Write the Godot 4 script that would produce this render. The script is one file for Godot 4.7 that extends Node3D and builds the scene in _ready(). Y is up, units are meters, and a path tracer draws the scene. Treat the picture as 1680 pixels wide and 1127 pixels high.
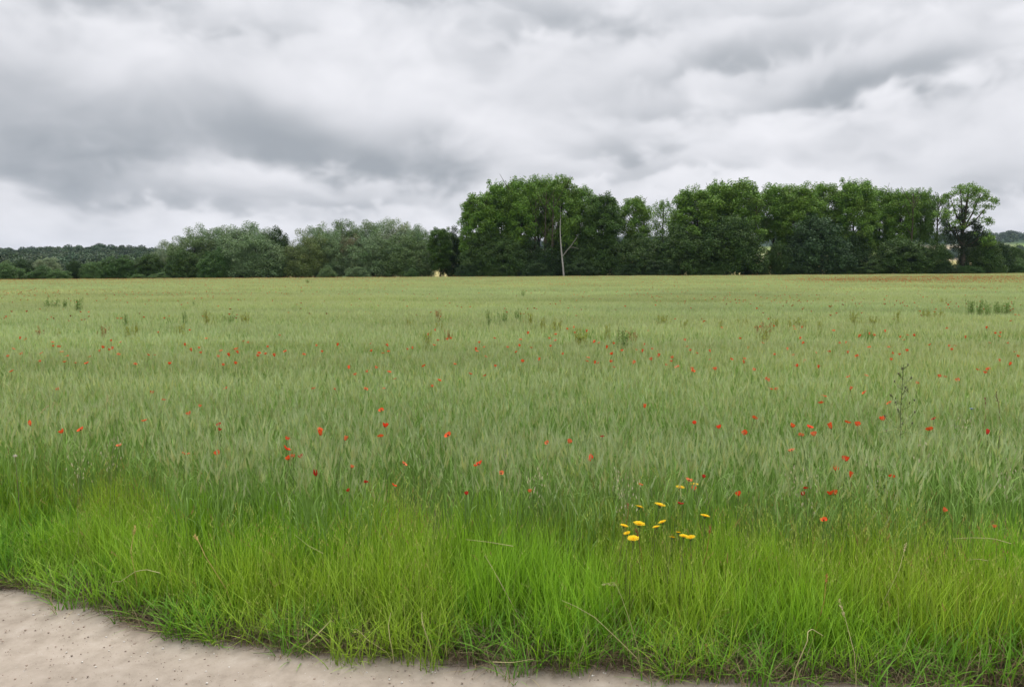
extends Node3D

const FOCAL := 1360.0          # focal length in pixels of the 1680 x 1127 photograph
const EYE := 1.75
const PITCH := 4.96

var rng := RandomNumberGenerator.new()
var soft := FastNoiseLite.new()
var rough := FastNoiseLite.new()
var used_names := {}
var edge_points := PackedVector2Array()
var mats := {}


# Collects triangles, each with a colour and a normal, into one mesh
class Builder:
	var v := PackedVector3Array()
	var n := PackedVector3Array()
	var c := PackedColorArray()
	var ix := PackedInt32Array()

	func tri(a: Vector3, b: Vector3, d: Vector3, col: Color) -> void:
		var m := (d - a).cross(b - a).normalized()
		var k := v.size()
		v.append(a); v.append(b); v.append(d)
		for i in 3:
			n.append(m); c.append(col); ix.append(k + i)

	func quad(a: Vector3, b: Vector3, d: Vector3, e: Vector3, col: Color) -> void:
		var m := (d - a).cross(b - a).normalized()
		var k := v.size()
		v.append(a); v.append(b); v.append(d); v.append(e)
		for i in 4:
			n.append(m); c.append(col)
		ix.append(k); ix.append(k + 1); ix.append(k + 2)
		ix.append(k); ix.append(k + 2); ix.append(k + 3)

	# a leaf of grass: rises h, leans out by bend along yaw, sinks back by drop
	func blade(p: Vector3, yaw: float, h: float, bend: float, drop: float, w: float, segs: int, c0: Color, c1: Color) -> void:
		var out := Vector3(cos(yaw), 0, sin(yaw))
		var face := yaw + 0.5 * sin(yaw * 7.0)
		var side := Vector3(-sin(face), 0, cos(face)) * w * 0.5
		var k := v.size()
		for s in segs:
			var t := float(s) / segs
			var at := p + out * (bend * t * t) + Vector3(0, h * (t - drop * t * t), 0)
			var up := out * (2.0 * bend * t) + Vector3(0, h * (1.0 - 2.0 * drop * t), 0)
			var m := side.cross(up).normalized()
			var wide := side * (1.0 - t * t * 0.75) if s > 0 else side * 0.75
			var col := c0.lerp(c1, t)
			v.append(at - wide); v.append(at + wide)
			n.append(m); n.append(m); c.append(col); c.append(col)
			if s > 0:
				var j := k + s * 2
				ix.append(j - 2); ix.append(j); ix.append(j - 1)
				ix.append(j - 1); ix.append(j); ix.append(j + 1)
		var tip := p + out * bend + Vector3(0, h * (1.0 - drop), 0)
		v.append(tip); n.append(n[n.size() - 1]); c.append(c1)
		var e := v.size() - 1
		ix.append(e - 2); ix.append(e); ix.append(e - 1)

	func tube(pts: PackedVector3Array, r0: float, r1: float, sides: int, col: Color) -> void:
		var k := v.size()
		for i in pts.size():
			var along := (pts[mini(i + 1, pts.size() - 1)] - pts[maxi(i - 1, 0)]).normalized()
			var a := along.cross(Vector3(0.31, 0.17, 0.93)).normalized()
			var b := along.cross(a)
			var r := lerpf(r0, r1, float(i) / (pts.size() - 1))
			for s in sides:
				var g := TAU * s / sides
				var o := a * cos(g) + b * sin(g)
				v.append(pts[i] + o * r); n.append(o); c.append(col)
				if i > 0:
					var p0 := k + (i - 1) * sides + s
					var p1 := k + (i - 1) * sides + (s + 1) % sides
					ix.append(p0); ix.append(p0 + sides); ix.append(p1)
					ix.append(p1); ix.append(p0 + sides); ix.append(p1 + sides)

	func ball(at: Vector3, r: Vector3, col: Color, rings := 4, round := 6) -> void:
		var k := v.size()
		for i in rings + 1:
			for s in round:
				var la := PI * i / rings
				var o := Vector3(sin(la) * cos(TAU * s / round), cos(la), sin(la) * sin(TAU * s / round))
				v.append(at + o * r); n.append(o); c.append(col)
				if i > 0:
					var p0 := k + (i - 1) * round + s
					var p1 := k + (i - 1) * round + (s + 1) % round
					ix.append(p0); ix.append(p0 + round); ix.append(p1)
					ix.append(p1); ix.append(p0 + round); ix.append(p1 + round)

	func mesh(mat: Material) -> ArrayMesh:
		var a := []
		a.resize(Mesh.ARRAY_MAX)
		a[Mesh.ARRAY_VERTEX] = v
		a[Mesh.ARRAY_NORMAL] = n
		a[Mesh.ARRAY_COLOR] = c
		a[Mesh.ARRAY_INDEX] = ix
		var m := ArrayMesh.new()
		m.add_surface_from_arrays(Mesh.PRIMITIVE_TRIANGLES, a)
		m.surface_set_material(0, mat)
		return m


# ---------------------------------------------------------------- naming and placing
func numbered(called: String) -> String:
	var k: int = used_names.get(called, 0)
	used_names[called] = k + 1
	return called if k == 0 else "%s_%03d" % [called, k]

func tag(o: Node3D, label: String, category := "", group := "", kind := "") -> void:
	o.set_meta("label", label)
	if category: o.set_meta("category", category)
	if group: o.set_meta("group", group)
	if kind: o.set_meta("kind", kind)

func base(called: String, at: Vector3) -> Node3D:
	var o := Node3D.new()
	o.name = numbered(called)
	add_child(o)
	o.position = at
	return o

func part(called: String, m: Mesh, parent: Node3D) -> MeshInstance3D:
	var o := MeshInstance3D.new()
	o.name = called
	o.mesh = m
	if called in ["seed_spikes", "leaves", "stems", "ear", "spikelets", "tuft"]:
		o.set_meta("kind", "stuff")
	parent.add_child(o, true)
	return o

func ray(px: float, py: float) -> Vector3:
	var x := (px - 840.0) / FOCAL
	var y := (563.5 - py) / FOCAL
	var s := sin(deg_to_rad(PITCH))
	var k := cos(deg_to_rad(PITCH))
	return Vector3(x, y * k - s, -y * s - k)

func hit(px: float, py: float, h: float) -> Vector3:       # where that sight line comes down to the height h
	var d := ray(px, py)
	return Vector3(0, EYE, 0) + d * ((h - EYE) / d.y)

func at_depth(px: float, py: float, depth: float) -> Vector3:
	var d := ray(px, py)
	return Vector3(0, EYE, 0) + d * (depth / -d.z)

func smooth(a: float, b: float, x: float) -> float:
	return smoothstep(a, b, x)

func ground(x: float, z: float) -> float:
	var r := sqrt(x * x + z * z)
	var h := 0.006 * clampf(x, -160.0, 160.0) * smooth(15.0, 120.0, r)
	if r > 215.0 and z < 0.0:
		var az := rad_to_deg(atan2(x, -z))
		var rise := lerpf(48.0, 90.0, smooth(-24.0, -2.0, az)) * (0.92 + 0.16 * soft.get_noise_2d(az * 5.0, 7.0))
		h += rise * pow(smooth(215.0, 2700.0, r), 1.1) - 1.5 * smooth(215.0, 300.0, r)
		h += 11.0 * exp(-pow((r - 800.0) / 170.0, 2)) * exp(-pow((az + 27.0) / 9.0, 2)) * (0.93 + 0.3 * soft.get_noise_2d(az * 14.0, 3.0))
	return h

func edge(x: float) -> float:                              # z of the path's grassy edge
	var z := edge_points[0].y
	for i in range(1, edge_points.size()):
		if x < edge_points[i].x or i == edge_points.size() - 1:
			var a := edge_points[i - 1]
			var b := edge_points[i]
			z = lerpf(a.y, b.y, clampf((x - a.x) / (b.x - a.x), 0.0, 1.0))
			break
	return z + 0.05 * soft.get_noise_2d(x * 60.0, 40.0) + 0.03 * rough.get_noise_2d(x * 40.0, 9.0)

func lin(r: float, g: float, b: float) -> Color:
	return Color(r, g, b).linear_to_srgb()

func material(called: String, tint: Color, roughness := 0.75, through := 0.0, specular := 0.3) -> StandardMaterial3D:
	var m := StandardMaterial3D.new()
	m.resource_name = called
	m.albedo_color = tint
	m.roughness = roughness
	m.metallic_specular = specular
	m.vertex_color_use_as_albedo = true
	m.cull_mode = BaseMaterial3D.CULL_DISABLED
	if through > 0.0:
		m.backlight_enabled = true
		m.backlight = Color(through, through, through)
	mats[called] = m
	return m

func many(called: String, m: Mesh, places: Array, tints: PackedColorArray, parent: Node3D) -> void:
	if places.is_empty():
		return
	var mm := MultiMesh.new()
	mm.transform_format = MultiMesh.TRANSFORM_3D
	mm.use_colors = true
	mm.mesh = m
	mm.instance_count = places.size()
	for i in places.size():
		mm.set_instance_transform(i, places[i])
		mm.set_instance_color(i, tints[i])
	var o := MultiMeshInstance3D.new()
	o.name = called
	o.multimesh = mm
	o.set_meta("kind", "stuff")
	parent.add_child(o, true)

func rnd(a: float, b: float) -> float:
	return rng.randf_range(a, b)

func unit() -> Vector3:
	var y := rnd(-1, 1)
	var g := rnd(0, TAU)
	var k := sqrt(1.0 - y * y)
	return Vector3(k * cos(g), y, k * sin(g))


# ---------------------------------------------------------------- the sky
const DARK := [   # (px, py) centre, half sizes and tilt of the darker cloud masses, as seen from the path
	[120, 255, 300, 80, 0.05, 0.62], [600, 272, 230, 42, 0.16, 0.66], [470, 235, 180, 40, 0.2, 0.35], [40, 305, 200, 40, 0.0, 0.4], [310, 335, 240, 22, 0.03, 0.4],
	[170, 65, 130, 45, -0.1, 0.34], [700, 25, 260, 26, 0.1, 0.36], [860, 62, 170, 30, 0.0, 0.32], [350, 88, 160, 18, 0.0, 0.16], [1180, 128, 170, 32, -0.14, 0.5],
	[1090, 190, 150, 36, 0.02, 0.34], [1010, 255, 110, 28, 0.0, 0.38], [1430, 185, 170, 34, -0.08, 0.56], [1530, 165, 110, 28, -0.1, 0.22], [1120, 290, 150, 16, 0.0, 0.3],
	[1640, 325, 130, 26, 0.0, 0.4], [720, 240, 60, 26, 0.2, 0.3], [1660, 100, 110, 30, 0.0, 0.2], [1270, 60, 260, 18, 0.05, 0.12], [560, 330, 140, 12, 0.05, 0.3], [930, 300, 60, 14, 0.0, 0.2]]
var cloud_big := FastNoiseLite.new()
var cloud_fine := FastNoiseLite.new()

func cloud(d: Vector3) -> Color:
	var up := maxf(d.y, 0.0)
	var q := Vector2(d.x, d.z) / (up + 0.28) * 1.15
	var w1 := cloud_big.get_noise_3d(d.x * 160.0 + 300.0, d.y * 260.0, d.z * 160.0)
	var w2 := cloud_big.get_noise_3d(d.x * 160.0 - 500.0, d.y * 260.0, d.z * 160.0)
	q += Vector2(w1, w2) * 0.08
	var f := 0.5 * cloud_big.get_noise_2d(q.x * 55.0, q.y * 70.0) + 0.7 * cloud_big.get_noise_3d(d.x * 210.0, d.y * 470.0 + 40.0 * w1, d.z * 210.0)
	var g := cloud_fine.get_noise_3d(d.x * 330.0 + 20.0 * w2, d.y * 640.0 + 25.0 * w1, d.z * 330.0)
	var t := 0.50 + 0.85 * f + 0.22 * g
	var az := rad_to_deg(atan2(d.x, -d.z))
	var el := rad_to_deg(asin(clampf(d.y, -1, 1)))
	var inside := (1.0 - smooth(28.0, 44.0, absf(az))) * (1.0 - smooth(15.0, 26.0, el))
	if inside > 0.001:
		var px := 840.0 + FOCAL * tan(deg_to_rad(az)) + 60.0 * w1 + 60.0 * g
		var py := 445.0 - FOCAL * deg_to_rad(el) * 0.99 + 26.0 * w2 + 30.0 * g + 12.0 * f
		var dark := 0.0
		for k in DARK:
			var x: float = px - k[0]
			var y: float = py - k[1]
			var yy := y - x * float(k[4])
			yy *= 0.85 if yy < 0.0 else 1.75
			dark += (1.0 - dark) * float(k[5]) * exp(-pow(absf(x / float(k[2])), 2.0) - pow(absf(yy / float(k[3])), 2.0))
		var u := 0.78 - dark * 0.98 + 0.30 * f + 0.22 * g
		t = lerpf(t, u, inside)
	t = 1.0 / (1.0 + exp(-4.8 * (t - 0.52)))
	var c := Vector3(0.262, 0.29, 0.322).lerp(Vector3(0.79, 0.79, 0.825), t)
	c *= 1.0 + 1.9 * smooth(0.22, 0.95, up)
	return Color(c.x, c.y, c.z)

func sky_picture() -> ImageTexture:
	cloud_big.seed = 11
	cloud_big.frequency = 0.02
	cloud_big.fractal_octaves = 4
	cloud_fine.seed = 23
	cloud_fine.frequency = 0.03
	cloud_fine.fractal_octaves = 5
	cloud_fine.fractal_gain = 0.55
	var wide := 3072
	var high := 1536
	var low := Image.create(wide / 6, high / 6, false, Image.FORMAT_RGBF)
	for y in high / 6:
		for x in wide / 6:
			low.set_pixel(x, y, cloud(towards((x + 0.5) / (wide / 6), (y + 0.5) / (high / 6))) if y < high / 12 + 2 else Color(0.3, 0.3, 0.28))
	low.resize(wide, high, Image.INTERPOLATE_CUBIC)
	var top := int(high * 0.5 * (1.0 - 26.0 / 90.0))
	for y in range(top, high / 2 + 1):
		for k in range(-370, 370):
			low.set_pixel(posmod(k, wide), y, cloud(towards((k + 0.5) / wide, (y + 0.5) / high)))
	return ImageTexture.create_from_image(low)

func towards(u: float, v: float) -> Vector3:
	var a := u * TAU
	var e := PI * (0.5 - v)
	return Vector3(sin(a) * cos(e), sin(e), -cos(a) * cos(e))


# ---------------------------------------------------------------- trees
func leaf(b: Builder, at: Vector3, size: float, col: Color, flat := 0.9, slim := 0.55) -> void:
	var m := (unit() + Vector3(0, flat, 0)).normalized()
	var a := m.cross(unit()).normalized() * size
	var s := m.cross(a) * slim
	b.quad(at - a, at + s, at + a, at - s, col)

func clump(b: Builder, at: Vector3, r: Vector3, count: int, size: float, tone: Color, slim := 0.55) -> void:
	for i in count:
		var o := unit() * pow(rng.randf(), 0.45)
		var k := rnd(0.78, 1.22)
		leaf(b, at + o * r, size * rnd(0.7, 1.25), Color(tone.r * k * rnd(0.92, 1.1), tone.g * k, tone.b * k), 0.9, slim)

func tone() -> Color:
	var k := rnd(0.8, 1.18)
	return Color(k * rnd(0.88, 1.14), k, k * rnd(0.85, 1.1))

# a crown for a tree 20 m tall and about 9 m wide; low: where its foliage starts
func crown_poplar(low: float, clumps: int, lean: float, sparse: float) -> Builder:
	var b := Builder.new()
	for i in clumps:
		var t := float(i) / clumps
		var y := lerpf(20.0 * low, 19.2, pow(t, 0.85))
		var u := (y / 20.0 - low) / (1.0 - low)
		var wide := 4.3 * pow(sin(PI * clampf(0.12 + u * 0.80, 0.0, 1.0)), 0.55) * (0.8 if u > 0.9 else 1.0)
		var g := i * 2.39996 + rnd(-0.5, 0.5)
		var r := wide * sqrt(rnd(0.12, 1.0)) * (0.85 + 0.35 * soft.get_noise_2d(g * 40.0 + lean * 100.0, y * 14.0))
		var s := rnd(0.75, 1.35) * (0.85 if u > 0.8 else 1.0)
		clump(b, Vector3(r * cos(g) + lean * u, y, r * sin(g)), Vector3(s * 1.1, s * rnd(0.7, 1.15), s * 1.1), int(300 * sparse * s * s), 0.155, tone())
	for i in 16:                                            # twigs that break the outline at the top
		var g := rnd(0, TAU)
		clump(b, Vector3(rnd(0.4, 2.6) * cos(g) + lean, rnd(18.6, 20.2), rnd(0.4, 2.6) * sin(g)), Vector3(0.5, 0.8, 0.5), 40, 0.16, tone())
	return b

# a crown to the ground for a tree 10 m tall and 10 m wide, in soft billows
func crown_willow(seeded: float, slim: float, billows: int) -> Builder:
	var b := Builder.new()
	for i in billows:
		var up := 1.0 - 1.04 * float(i) / billows
		var g := i * 2.39996 + seeded
		var k := sqrt(maxf(0.0, 1.0 - pow(maxf(up, 0.0), 2.0)))
		var shell := rnd(0.84, 1.0) * (1.0 + 0.42 * soft.get_noise_2d(g * 33.0 + seeded * 50.0, up * 160.0))
		var at := Vector3(4.6 * k * shell * cos(g), 1.2 + 7.9 * maxf(up + 0.04, 0.0) * shell, 4.6 * k * shell * sin(g))
		var s := rnd(0.7, 1.2)
		clump(b, at, Vector3(s, s * 0.95, s), int(270 * s * s), 0.135, tone(), slim)
	for i in 34:                                            # shoots that break the outline
		var d := unit()
		d.y = absf(d.y)
		var k := rnd(0.98, 1.2)
		clump(b, Vector3(4.6 * d.x * k, 1.2 + 8.0 * d.y * k, 4.6 * d.z * k), Vector3(0.45, 0.6, 0.45), 42, 0.12, tone(), slim)
	for i in 30:
		var g := rnd(0, TAU)
		clump(b, Vector3(rnd(0, 3.6) * cos(g), rnd(1.0, 6.0), rnd(0, 3.6) * sin(g)), Vector3(1.5, 1.5, 1.5), 110, 0.22, tone(), slim)
	return b

func trunk_mesh(h: float, r: float, lean: float, limbs: int, mat: Material) -> ArrayMesh:
	var b := Builder.new()
	var pts := PackedVector3Array()
	for i in 8:
		var t := i / 7.0
		pts.append(Vector3(lean * t + 0.25 * soft.get_noise_2d(t * 90.0, r * 900.0), h * t, 0.25 * soft.get_noise_2d(t * 90.0, 50.0 + r * 700.0)))
	b.tube(pts, r, r * 0.3, 7, Color(1, 1, 1))
	for k in limbs:
		var t := rnd(0.3, 0.9)
		var from := Vector3(lean * t, h * t, 0)
		var g := rnd(0, TAU)
		var reach := h * rnd(0.12, 0.24)
		var arm := PackedVector3Array()
		for j in 4:
			var s := j / 3.0
			arm.append(from + Vector3(cos(g) * reach * 0.8 * s, reach * (0.9 * s + 0.3 * s * s), sin(g) * reach * 0.8 * s))
		b.tube(arm, r * 0.42, r * 0.1, 5, Color(1, 1, 1))
	return b.mesh(mat)

var crowns := {}
var trunks := []

func tree(called: String, label: String, category: String, group: String, px: float, top: float, wide_px: float, depth: float, kind: String, variant: int, tint: String) -> Node3D:
	var p := at_depth(px, top, depth)
	var z := p.z
	var g := ground(p.x, z)
	var o := base(called, Vector3(p.x, g - 0.1, z))
	var tall := p.y - g
	var wide := wide_px / FOCAL * depth * (1.25 if kind == "poplar" else 1.5 if kind == "willow" else 1.2)
	var full := Vector2(9.0, 20.0) if kind == "poplar" else Vector2(10.6, 10.2)
	var list: Array = crowns[kind]
	var crown: ArrayMesh = list[variant % list.size()]
	var c := part("crown" if category != "bush" else "foliage", crown, o)
	c.scale = Vector3(wide / full.x, tall / full.y, maxf(wide / full.x, 0.7 * tall / full.y))
	c.rotation.y = variant * 1.7 + px * 0.01
	c.material_override = mats[tint]
	var t := part("trunk" if category != "bush" else "stem", trunks[(variant + int(px)) % trunks.size()], o)
	var thick := clampf(tall / 20.0, 0.3, 1.1)
	t.scale = Vector3(thick, tall / 20.0 * (0.93 if kind == "poplar" else 0.8), thick)
	t.rotation.y = px
	tag(o, label, category, group)
	return o


# ---------------------------------------------------------------- wheat
func wheat_stalk(b: Builder, p: Vector3, lod: int) -> void:
	var h := rnd(0.58, 0.72) if lod > 0 else 0.72 - 0.28 * pow(rng.randf(), 1.7)
	var yaw := rnd(0, TAU)
	var bend := rnd(0.01, 0.1)
	var k := rnd(0.86, 1.14)
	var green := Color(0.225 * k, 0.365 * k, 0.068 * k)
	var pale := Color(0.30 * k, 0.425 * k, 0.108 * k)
	var ear := Color(rnd(0.41, 0.51), 0.525, rnd(0.17, 0.23)) * rnd(0.88, 1.1)
	var awn := Color(0.52, 0.565, 0.29) * rnd(0.85, 1.1)
	var out := Vector3(cos(yaw), 0, sin(yaw))
	var top := p + out * bend + Vector3(0, h, 0)
	var along := (out * bend * 2.0 + Vector3(0, h, 0)).normalized()
	along = (along + out * rnd(0.0, 0.28)).normalized()
	if lod == 0:
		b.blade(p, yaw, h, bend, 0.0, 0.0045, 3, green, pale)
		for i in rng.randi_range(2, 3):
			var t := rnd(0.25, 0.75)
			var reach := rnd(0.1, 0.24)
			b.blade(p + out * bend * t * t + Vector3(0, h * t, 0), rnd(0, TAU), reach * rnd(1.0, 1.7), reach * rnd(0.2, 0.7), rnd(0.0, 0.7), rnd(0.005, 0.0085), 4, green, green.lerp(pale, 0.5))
		var side := along.cross(unit()).normalized()
		var other := along.cross(side)
		var length := rnd(0.065, 0.095)
		for s in [side, other]:
			var wide: Vector3 = s * 0.0058
			b.quad(top, top + along * length * 0.35 + wide, top + along * length, top + along * length * 0.35 - wide, ear)
		for i in 8:
			var from := top + along * length * rnd(0.15, 0.85)
			var g := (along + (side * rnd(-1, 1) + other * rnd(-1, 1)) * 0.32).normalized()
			b.tri(from - side * 0.0007, from + g * rnd(0.05, 0.085), from + side * 0.0007, awn)
	elif lod == 1:
		var sd := Vector3(-out.z, 0, out.x) * 0.0035
		b.tri(p - sd, top, p + sd, green)
		for i in 2:
			var t := rnd(0.45, 0.85)
			var reach := rnd(0.12, 0.24)
			b.blade(p + out * bend * t * t + Vector3(0, h * t, 0), rnd(0, TAU), reach * rnd(0.9, 1.4), reach * rnd(0.2, 0.7), rnd(0.0, 0.7), 0.009, 2, green, pale)
		var s := along.cross(unit()).normalized() * 0.008
		b.quad(top, top + along * 0.035 + s, top + along * 0.09, top + along * 0.035 - s, ear)
		for i in 3:
			var g := (along + unit() * 0.3).normalized()
			b.tri(top + along * 0.03 - s * 0.15, top + along * 0.05 + g * 0.075, top + along * 0.03 + s * 0.15, awn)
	else:
		var s := along.cross(unit()).normalized() * 0.02
		b.quad(top - along * 0.02, top + along * 0.05 + s, top + along * 0.13, top + along * 0.05 - s, ear.lerp(awn, 0.3))
		var t := rnd(0.5, 0.9)
		var g := unit()
		g.y = absf(g.y) * 0.6
		var q := p + Vector3(0, h * t, 0)
		b.quad(q, q + g * 0.1 + Vector3(-g.z, 0, g.x) * 0.022, q + g * 0.24 - Vector3(0, 0.03, 0), q + g * 0.1 - Vector3(-g.z, 0, g.x) * 0.022, green)

func wheat_patch(size: float, count: int, lod: int, mat: Material) -> ArrayMesh:
	var b := Builder.new()
	for i in count:
		wheat_stalk(b, Vector3(rnd(-0.5, 0.5) * size, 0, rnd(-0.5, 0.5) * size), lod)
	return b.mesh(mat)

func wheat_height(x: float, z: float) -> float:
	var far := smooth(12.0, 45.0, -z)
	var rows := (0.07 * rough.get_noise_2d(x * 0.25, z * 13.0) - (0.13 if fposmod(z + 0.012 * x * x * 0.1, 15.0) < 2.4 else 0.0)) * smooth(18.0, 40.0, -z)
	return 1.0 + rows + 0.10 * soft.get_noise_2d(x * 7.0, z * lerpf(34.0, 20.0, far)) + 0.07 * rough.get_noise_2d(x * 1.2, z * lerpf(9.0, 6.0, far)) + 0.05 * rough.get_noise_2d(x * 20.0, z * 20.0)

func wheat_tint(x: float, z: float) -> Color:
	var d := sqrt(x * x + z * z)
	var n := soft.get_noise_2d(x * 5.0 + 900.0, z * 26.0)
	var m := rough.get_noise_2d(x * 2.0, z * 7.0 - 333.0)
	var k := 1.05 + 0.15 * n + 0.13 * m
	var ripe := smooth(10.0, 90.0, d) * 0.03 + 0.07 * soft.get_noise_2d(x * 3.0 - 70.0, z * 5.0)
	return Color(k * (1.0 + ripe), k, k * (1.0 - ripe * 0.6))

func sow_wheat() -> void:
	var mat := material("wheat", Color(1, 1, 1), 0.6, 0.6, 0.4)
	var root := base("wheat_crop", Vector3.ZERO)
	tag(root, "grey-green bearded wheat crop filling the whole field up to the trees", "wheat", "", "stuff")
	var plans := [[0.5, 135, 0, 6, 3.6, 12.0], [1.2, 560, 1, 5, 12.0, 38.0], [2.5, 900, 2, 4, 38.0, 176.0]]
	for plan in plans:
		var size: float = plan[0]
		var variants: int = plan[3]
		var near: float = plan[4]
		var far: float = plan[5]
		var places := []
		var tints := []
		var meshes := []
		for k in variants:
			meshes.append(wheat_patch(size * 1.1, plan[1], plan[2], mat))
			places.append([])
			tints.append(PackedColorArray())
		var z := -near + (0.8 if near < 4.0 else 0.0)
		while z > -far:
			var reach := -z * 0.82 + 3.0
			var x := -reach
			while x < reach:
				var at := Vector3(x + rnd(-0.2, 0.2) * size, 0, z - size * 0.5 + rnd(-0.2, 0.2) * size)
				x += size
				if at.z > edge(at.x) - 0.66 - 0.3 * rng.randf():
					continue
				if at.z < -far_end(at.x):
					continue
				at.y = ground(at.x, at.z) - 0.01
				var k := rng.randi() % variants
				var s := wheat_height(at.x, at.z)
				places[k].append(Transform3D(Basis(Vector3.UP, rnd(0, TAU)).scaled(Vector3(1, s, 1)), at))
				tints[k].append(wheat_tint(at.x, at.z))
			z -= size
		for k in variants:
			many("wheat_stalks", meshes[k], places[k], tints[k], root)

func far_end(x: float) -> float:                            # how far out the field runs
	return 168.0 + 4.0 * soft.get_noise_2d(x * 3.0, 0.0)


# ---------------------------------------------------------------- the grass verge
func grass_patch(size: float, count: int, kind: int, mat: Material) -> ArrayMesh:
	var b := Builder.new()
	for i in count:
		var p := Vector3(rnd(-0.5, 0.5) * size, 0, rnd(-0.5, 0.5) * size)
		var yaw := rnd(0, TAU)
		var what := rng.randf()
		var k := rnd(0.75, 1.25)
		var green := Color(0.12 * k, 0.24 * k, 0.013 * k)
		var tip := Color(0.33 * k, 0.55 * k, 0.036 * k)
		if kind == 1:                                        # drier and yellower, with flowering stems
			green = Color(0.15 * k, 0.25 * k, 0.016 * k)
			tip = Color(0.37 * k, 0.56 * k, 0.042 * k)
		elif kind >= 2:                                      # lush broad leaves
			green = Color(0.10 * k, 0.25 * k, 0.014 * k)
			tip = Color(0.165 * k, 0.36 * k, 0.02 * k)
		if what < (0.55 if kind == 3 else 0.03):
			var dead := Color(0.2, 0.13, 0.065).lerp(Color(0.46, 0.37, 0.19), rng.randf() if kind == 3 else 1.0) * k
			b.blade(p, yaw, rnd(0.10, 0.4), rnd(0.04, 0.2), rnd(0.0, 0.5), rnd(0.002, 0.0042), 4, dead * 0.8, dead)
		elif what < (0.09 if kind == 1 else 0.04):
			var h := rnd(0.36, 0.62)
			var bend := rnd(0.02, 0.14)
			var stem := Color(0.36 * k, 0.43 * k, 0.09 * k) if rng.randf() < 0.85 else Color(0.32 * k, 0.24 * k, 0.07 * k)
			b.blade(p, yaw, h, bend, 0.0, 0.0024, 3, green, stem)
			var top := p + Vector3(cos(yaw), 0, sin(yaw)) * bend * 0.8 + Vector3(0, h * 0.9, 0)
			for j in 5:
				var q := top + Vector3(cos(yaw) * 0.01, 0.012, sin(yaw) * 0.01) * j
				var s := unit() * 0.003
				b.tri(q - s, q + Vector3(0, 0.018, 0) + unit() * 0.005, q + s, stem * rnd(0.8, 1.2))
		elif kind >= 2:
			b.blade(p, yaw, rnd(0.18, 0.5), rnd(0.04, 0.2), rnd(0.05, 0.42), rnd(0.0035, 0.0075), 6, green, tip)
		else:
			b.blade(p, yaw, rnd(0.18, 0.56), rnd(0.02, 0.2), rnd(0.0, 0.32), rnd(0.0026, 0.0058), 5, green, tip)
	return b.mesh(mat)

func sow_verge() -> void:
	var mat := material("verge_grass", Color(1, 1, 1), 0.55, 0.8, 0.45)
	var root := base("verge_grass", Vector3.ZERO)
	tag(root, "long bright green grass with flowering stems in the strip between path and wheat", "grass", "", "stuff")
	var meshes := []
	var places := []
	var tints := []
	for k in 12:
		meshes.append(grass_patch(0.34, 400, k % 4, mat))
		places.append([])
		tints.append(PackedColorArray())
	var step := 0.2
	var x := -9.0
	while x < 9.0:
		var e := edge(x)
		var z := e - 0.055
		var row := 0
		while z > e - 1.25:
			var at := Vector3(x + rnd(-0.1, 0.1), -0.01, z + rnd(-0.08, 0.04))
			var back := e - at.z
			z -= step
			row += 1
			if back > 0.7 and rng.randf() < smooth(0.8, 1.3, back + 0.3 * soft.get_noise_2d(x * 40.0, 77.0)):
				continue
			var lush := smooth(0.05, 0.6, soft.get_noise_2d(at.x * 45.0 + 20.0, at.z * 45.0) + 0.4 * smooth(-1.9, -2.9, at.x) + 0.2 * smooth(0.8, 2.4, at.x) * (1.0 - smooth(0.1, 0.3, back)) - 0.05)
			var dry := soft.get_noise_2d(at.x * 60.0 - 80.0, at.z * 60.0)
			var kind := 2 if rng.randf() < lush * 0.8 else (1 if dry + rnd(-0.3, 0.3) > -0.08 else 0)
			if rng.randf() < 0.5 * (1.0 - smooth(0.06, 0.2, back)):
				kind = 3
			var v := rng.randi() % 3 * 4 + kind
			var s := rnd(0.82, 1.12) * (0.52 + 0.35 * smooth(0.0, 0.3, back) + 0.22 * smooth(0.3, 0.85, back)) * (1.0 + 0.25 * soft.get_noise_2d(at.x * 30.0, 200.0))
			var turn := Basis(Vector3.RIGHT, 0.14 * (1.0 - smooth(0.0, 0.35, back))) * Basis(Vector3.UP, rnd(0, TAU)).scaled(Vector3(1.0, s, 1.0))
			places[v].append(Transform3D(turn, at))
			var m := 1.0 + 0.22 * soft.get_noise_2d(at.x * 22.0, at.z * 40.0)
			tints[v].append(Color(m * (1.0 + 0.12 * dry), m, m))
		x += step
	for k in 12:
		many("grass_blades", meshes[k], places[k], tints[k], root)
	# dead stems and roots that lie along the foot of the verge
	var litter := Builder.new()
	for i in 46:
		var p := Vector3(rnd(-0.12, 0.12), rnd(0.0, 0.02), rnd(-0.06, 0.06))
		var c := Color(0.3, 0.2, 0.12).lerp(Color(0.52, 0.42, 0.25), rng.randf()) * rnd(0.5, 1.0)
		b_straw(litter, p, rnd(0, TAU), rnd(0.04, 0.14), rnd(0.0, 0.05), c)
	var dead := litter.mesh(mat)
	var spots := []
	var shades := PackedColorArray()
	x = -7.0
	while x < 7.0:
		for k in 7:
			spots.append(Transform3D(Basis(Vector3.UP, rnd(-0.5, 0.5) + (PI if rng.randf() < 0.5 else 0.0)), Vector3(x, 0.012, edge(x) + rnd(-0.24, 0.02) + 0.05 * soft.get_noise_2d(x * 130.0, 5.0))))
			var m := rnd(0.35, 1.0)
			shades.append(Color(m, m, m))
		x += 0.08
	many("dead_stems", dead, spots, shades, root)

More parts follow.
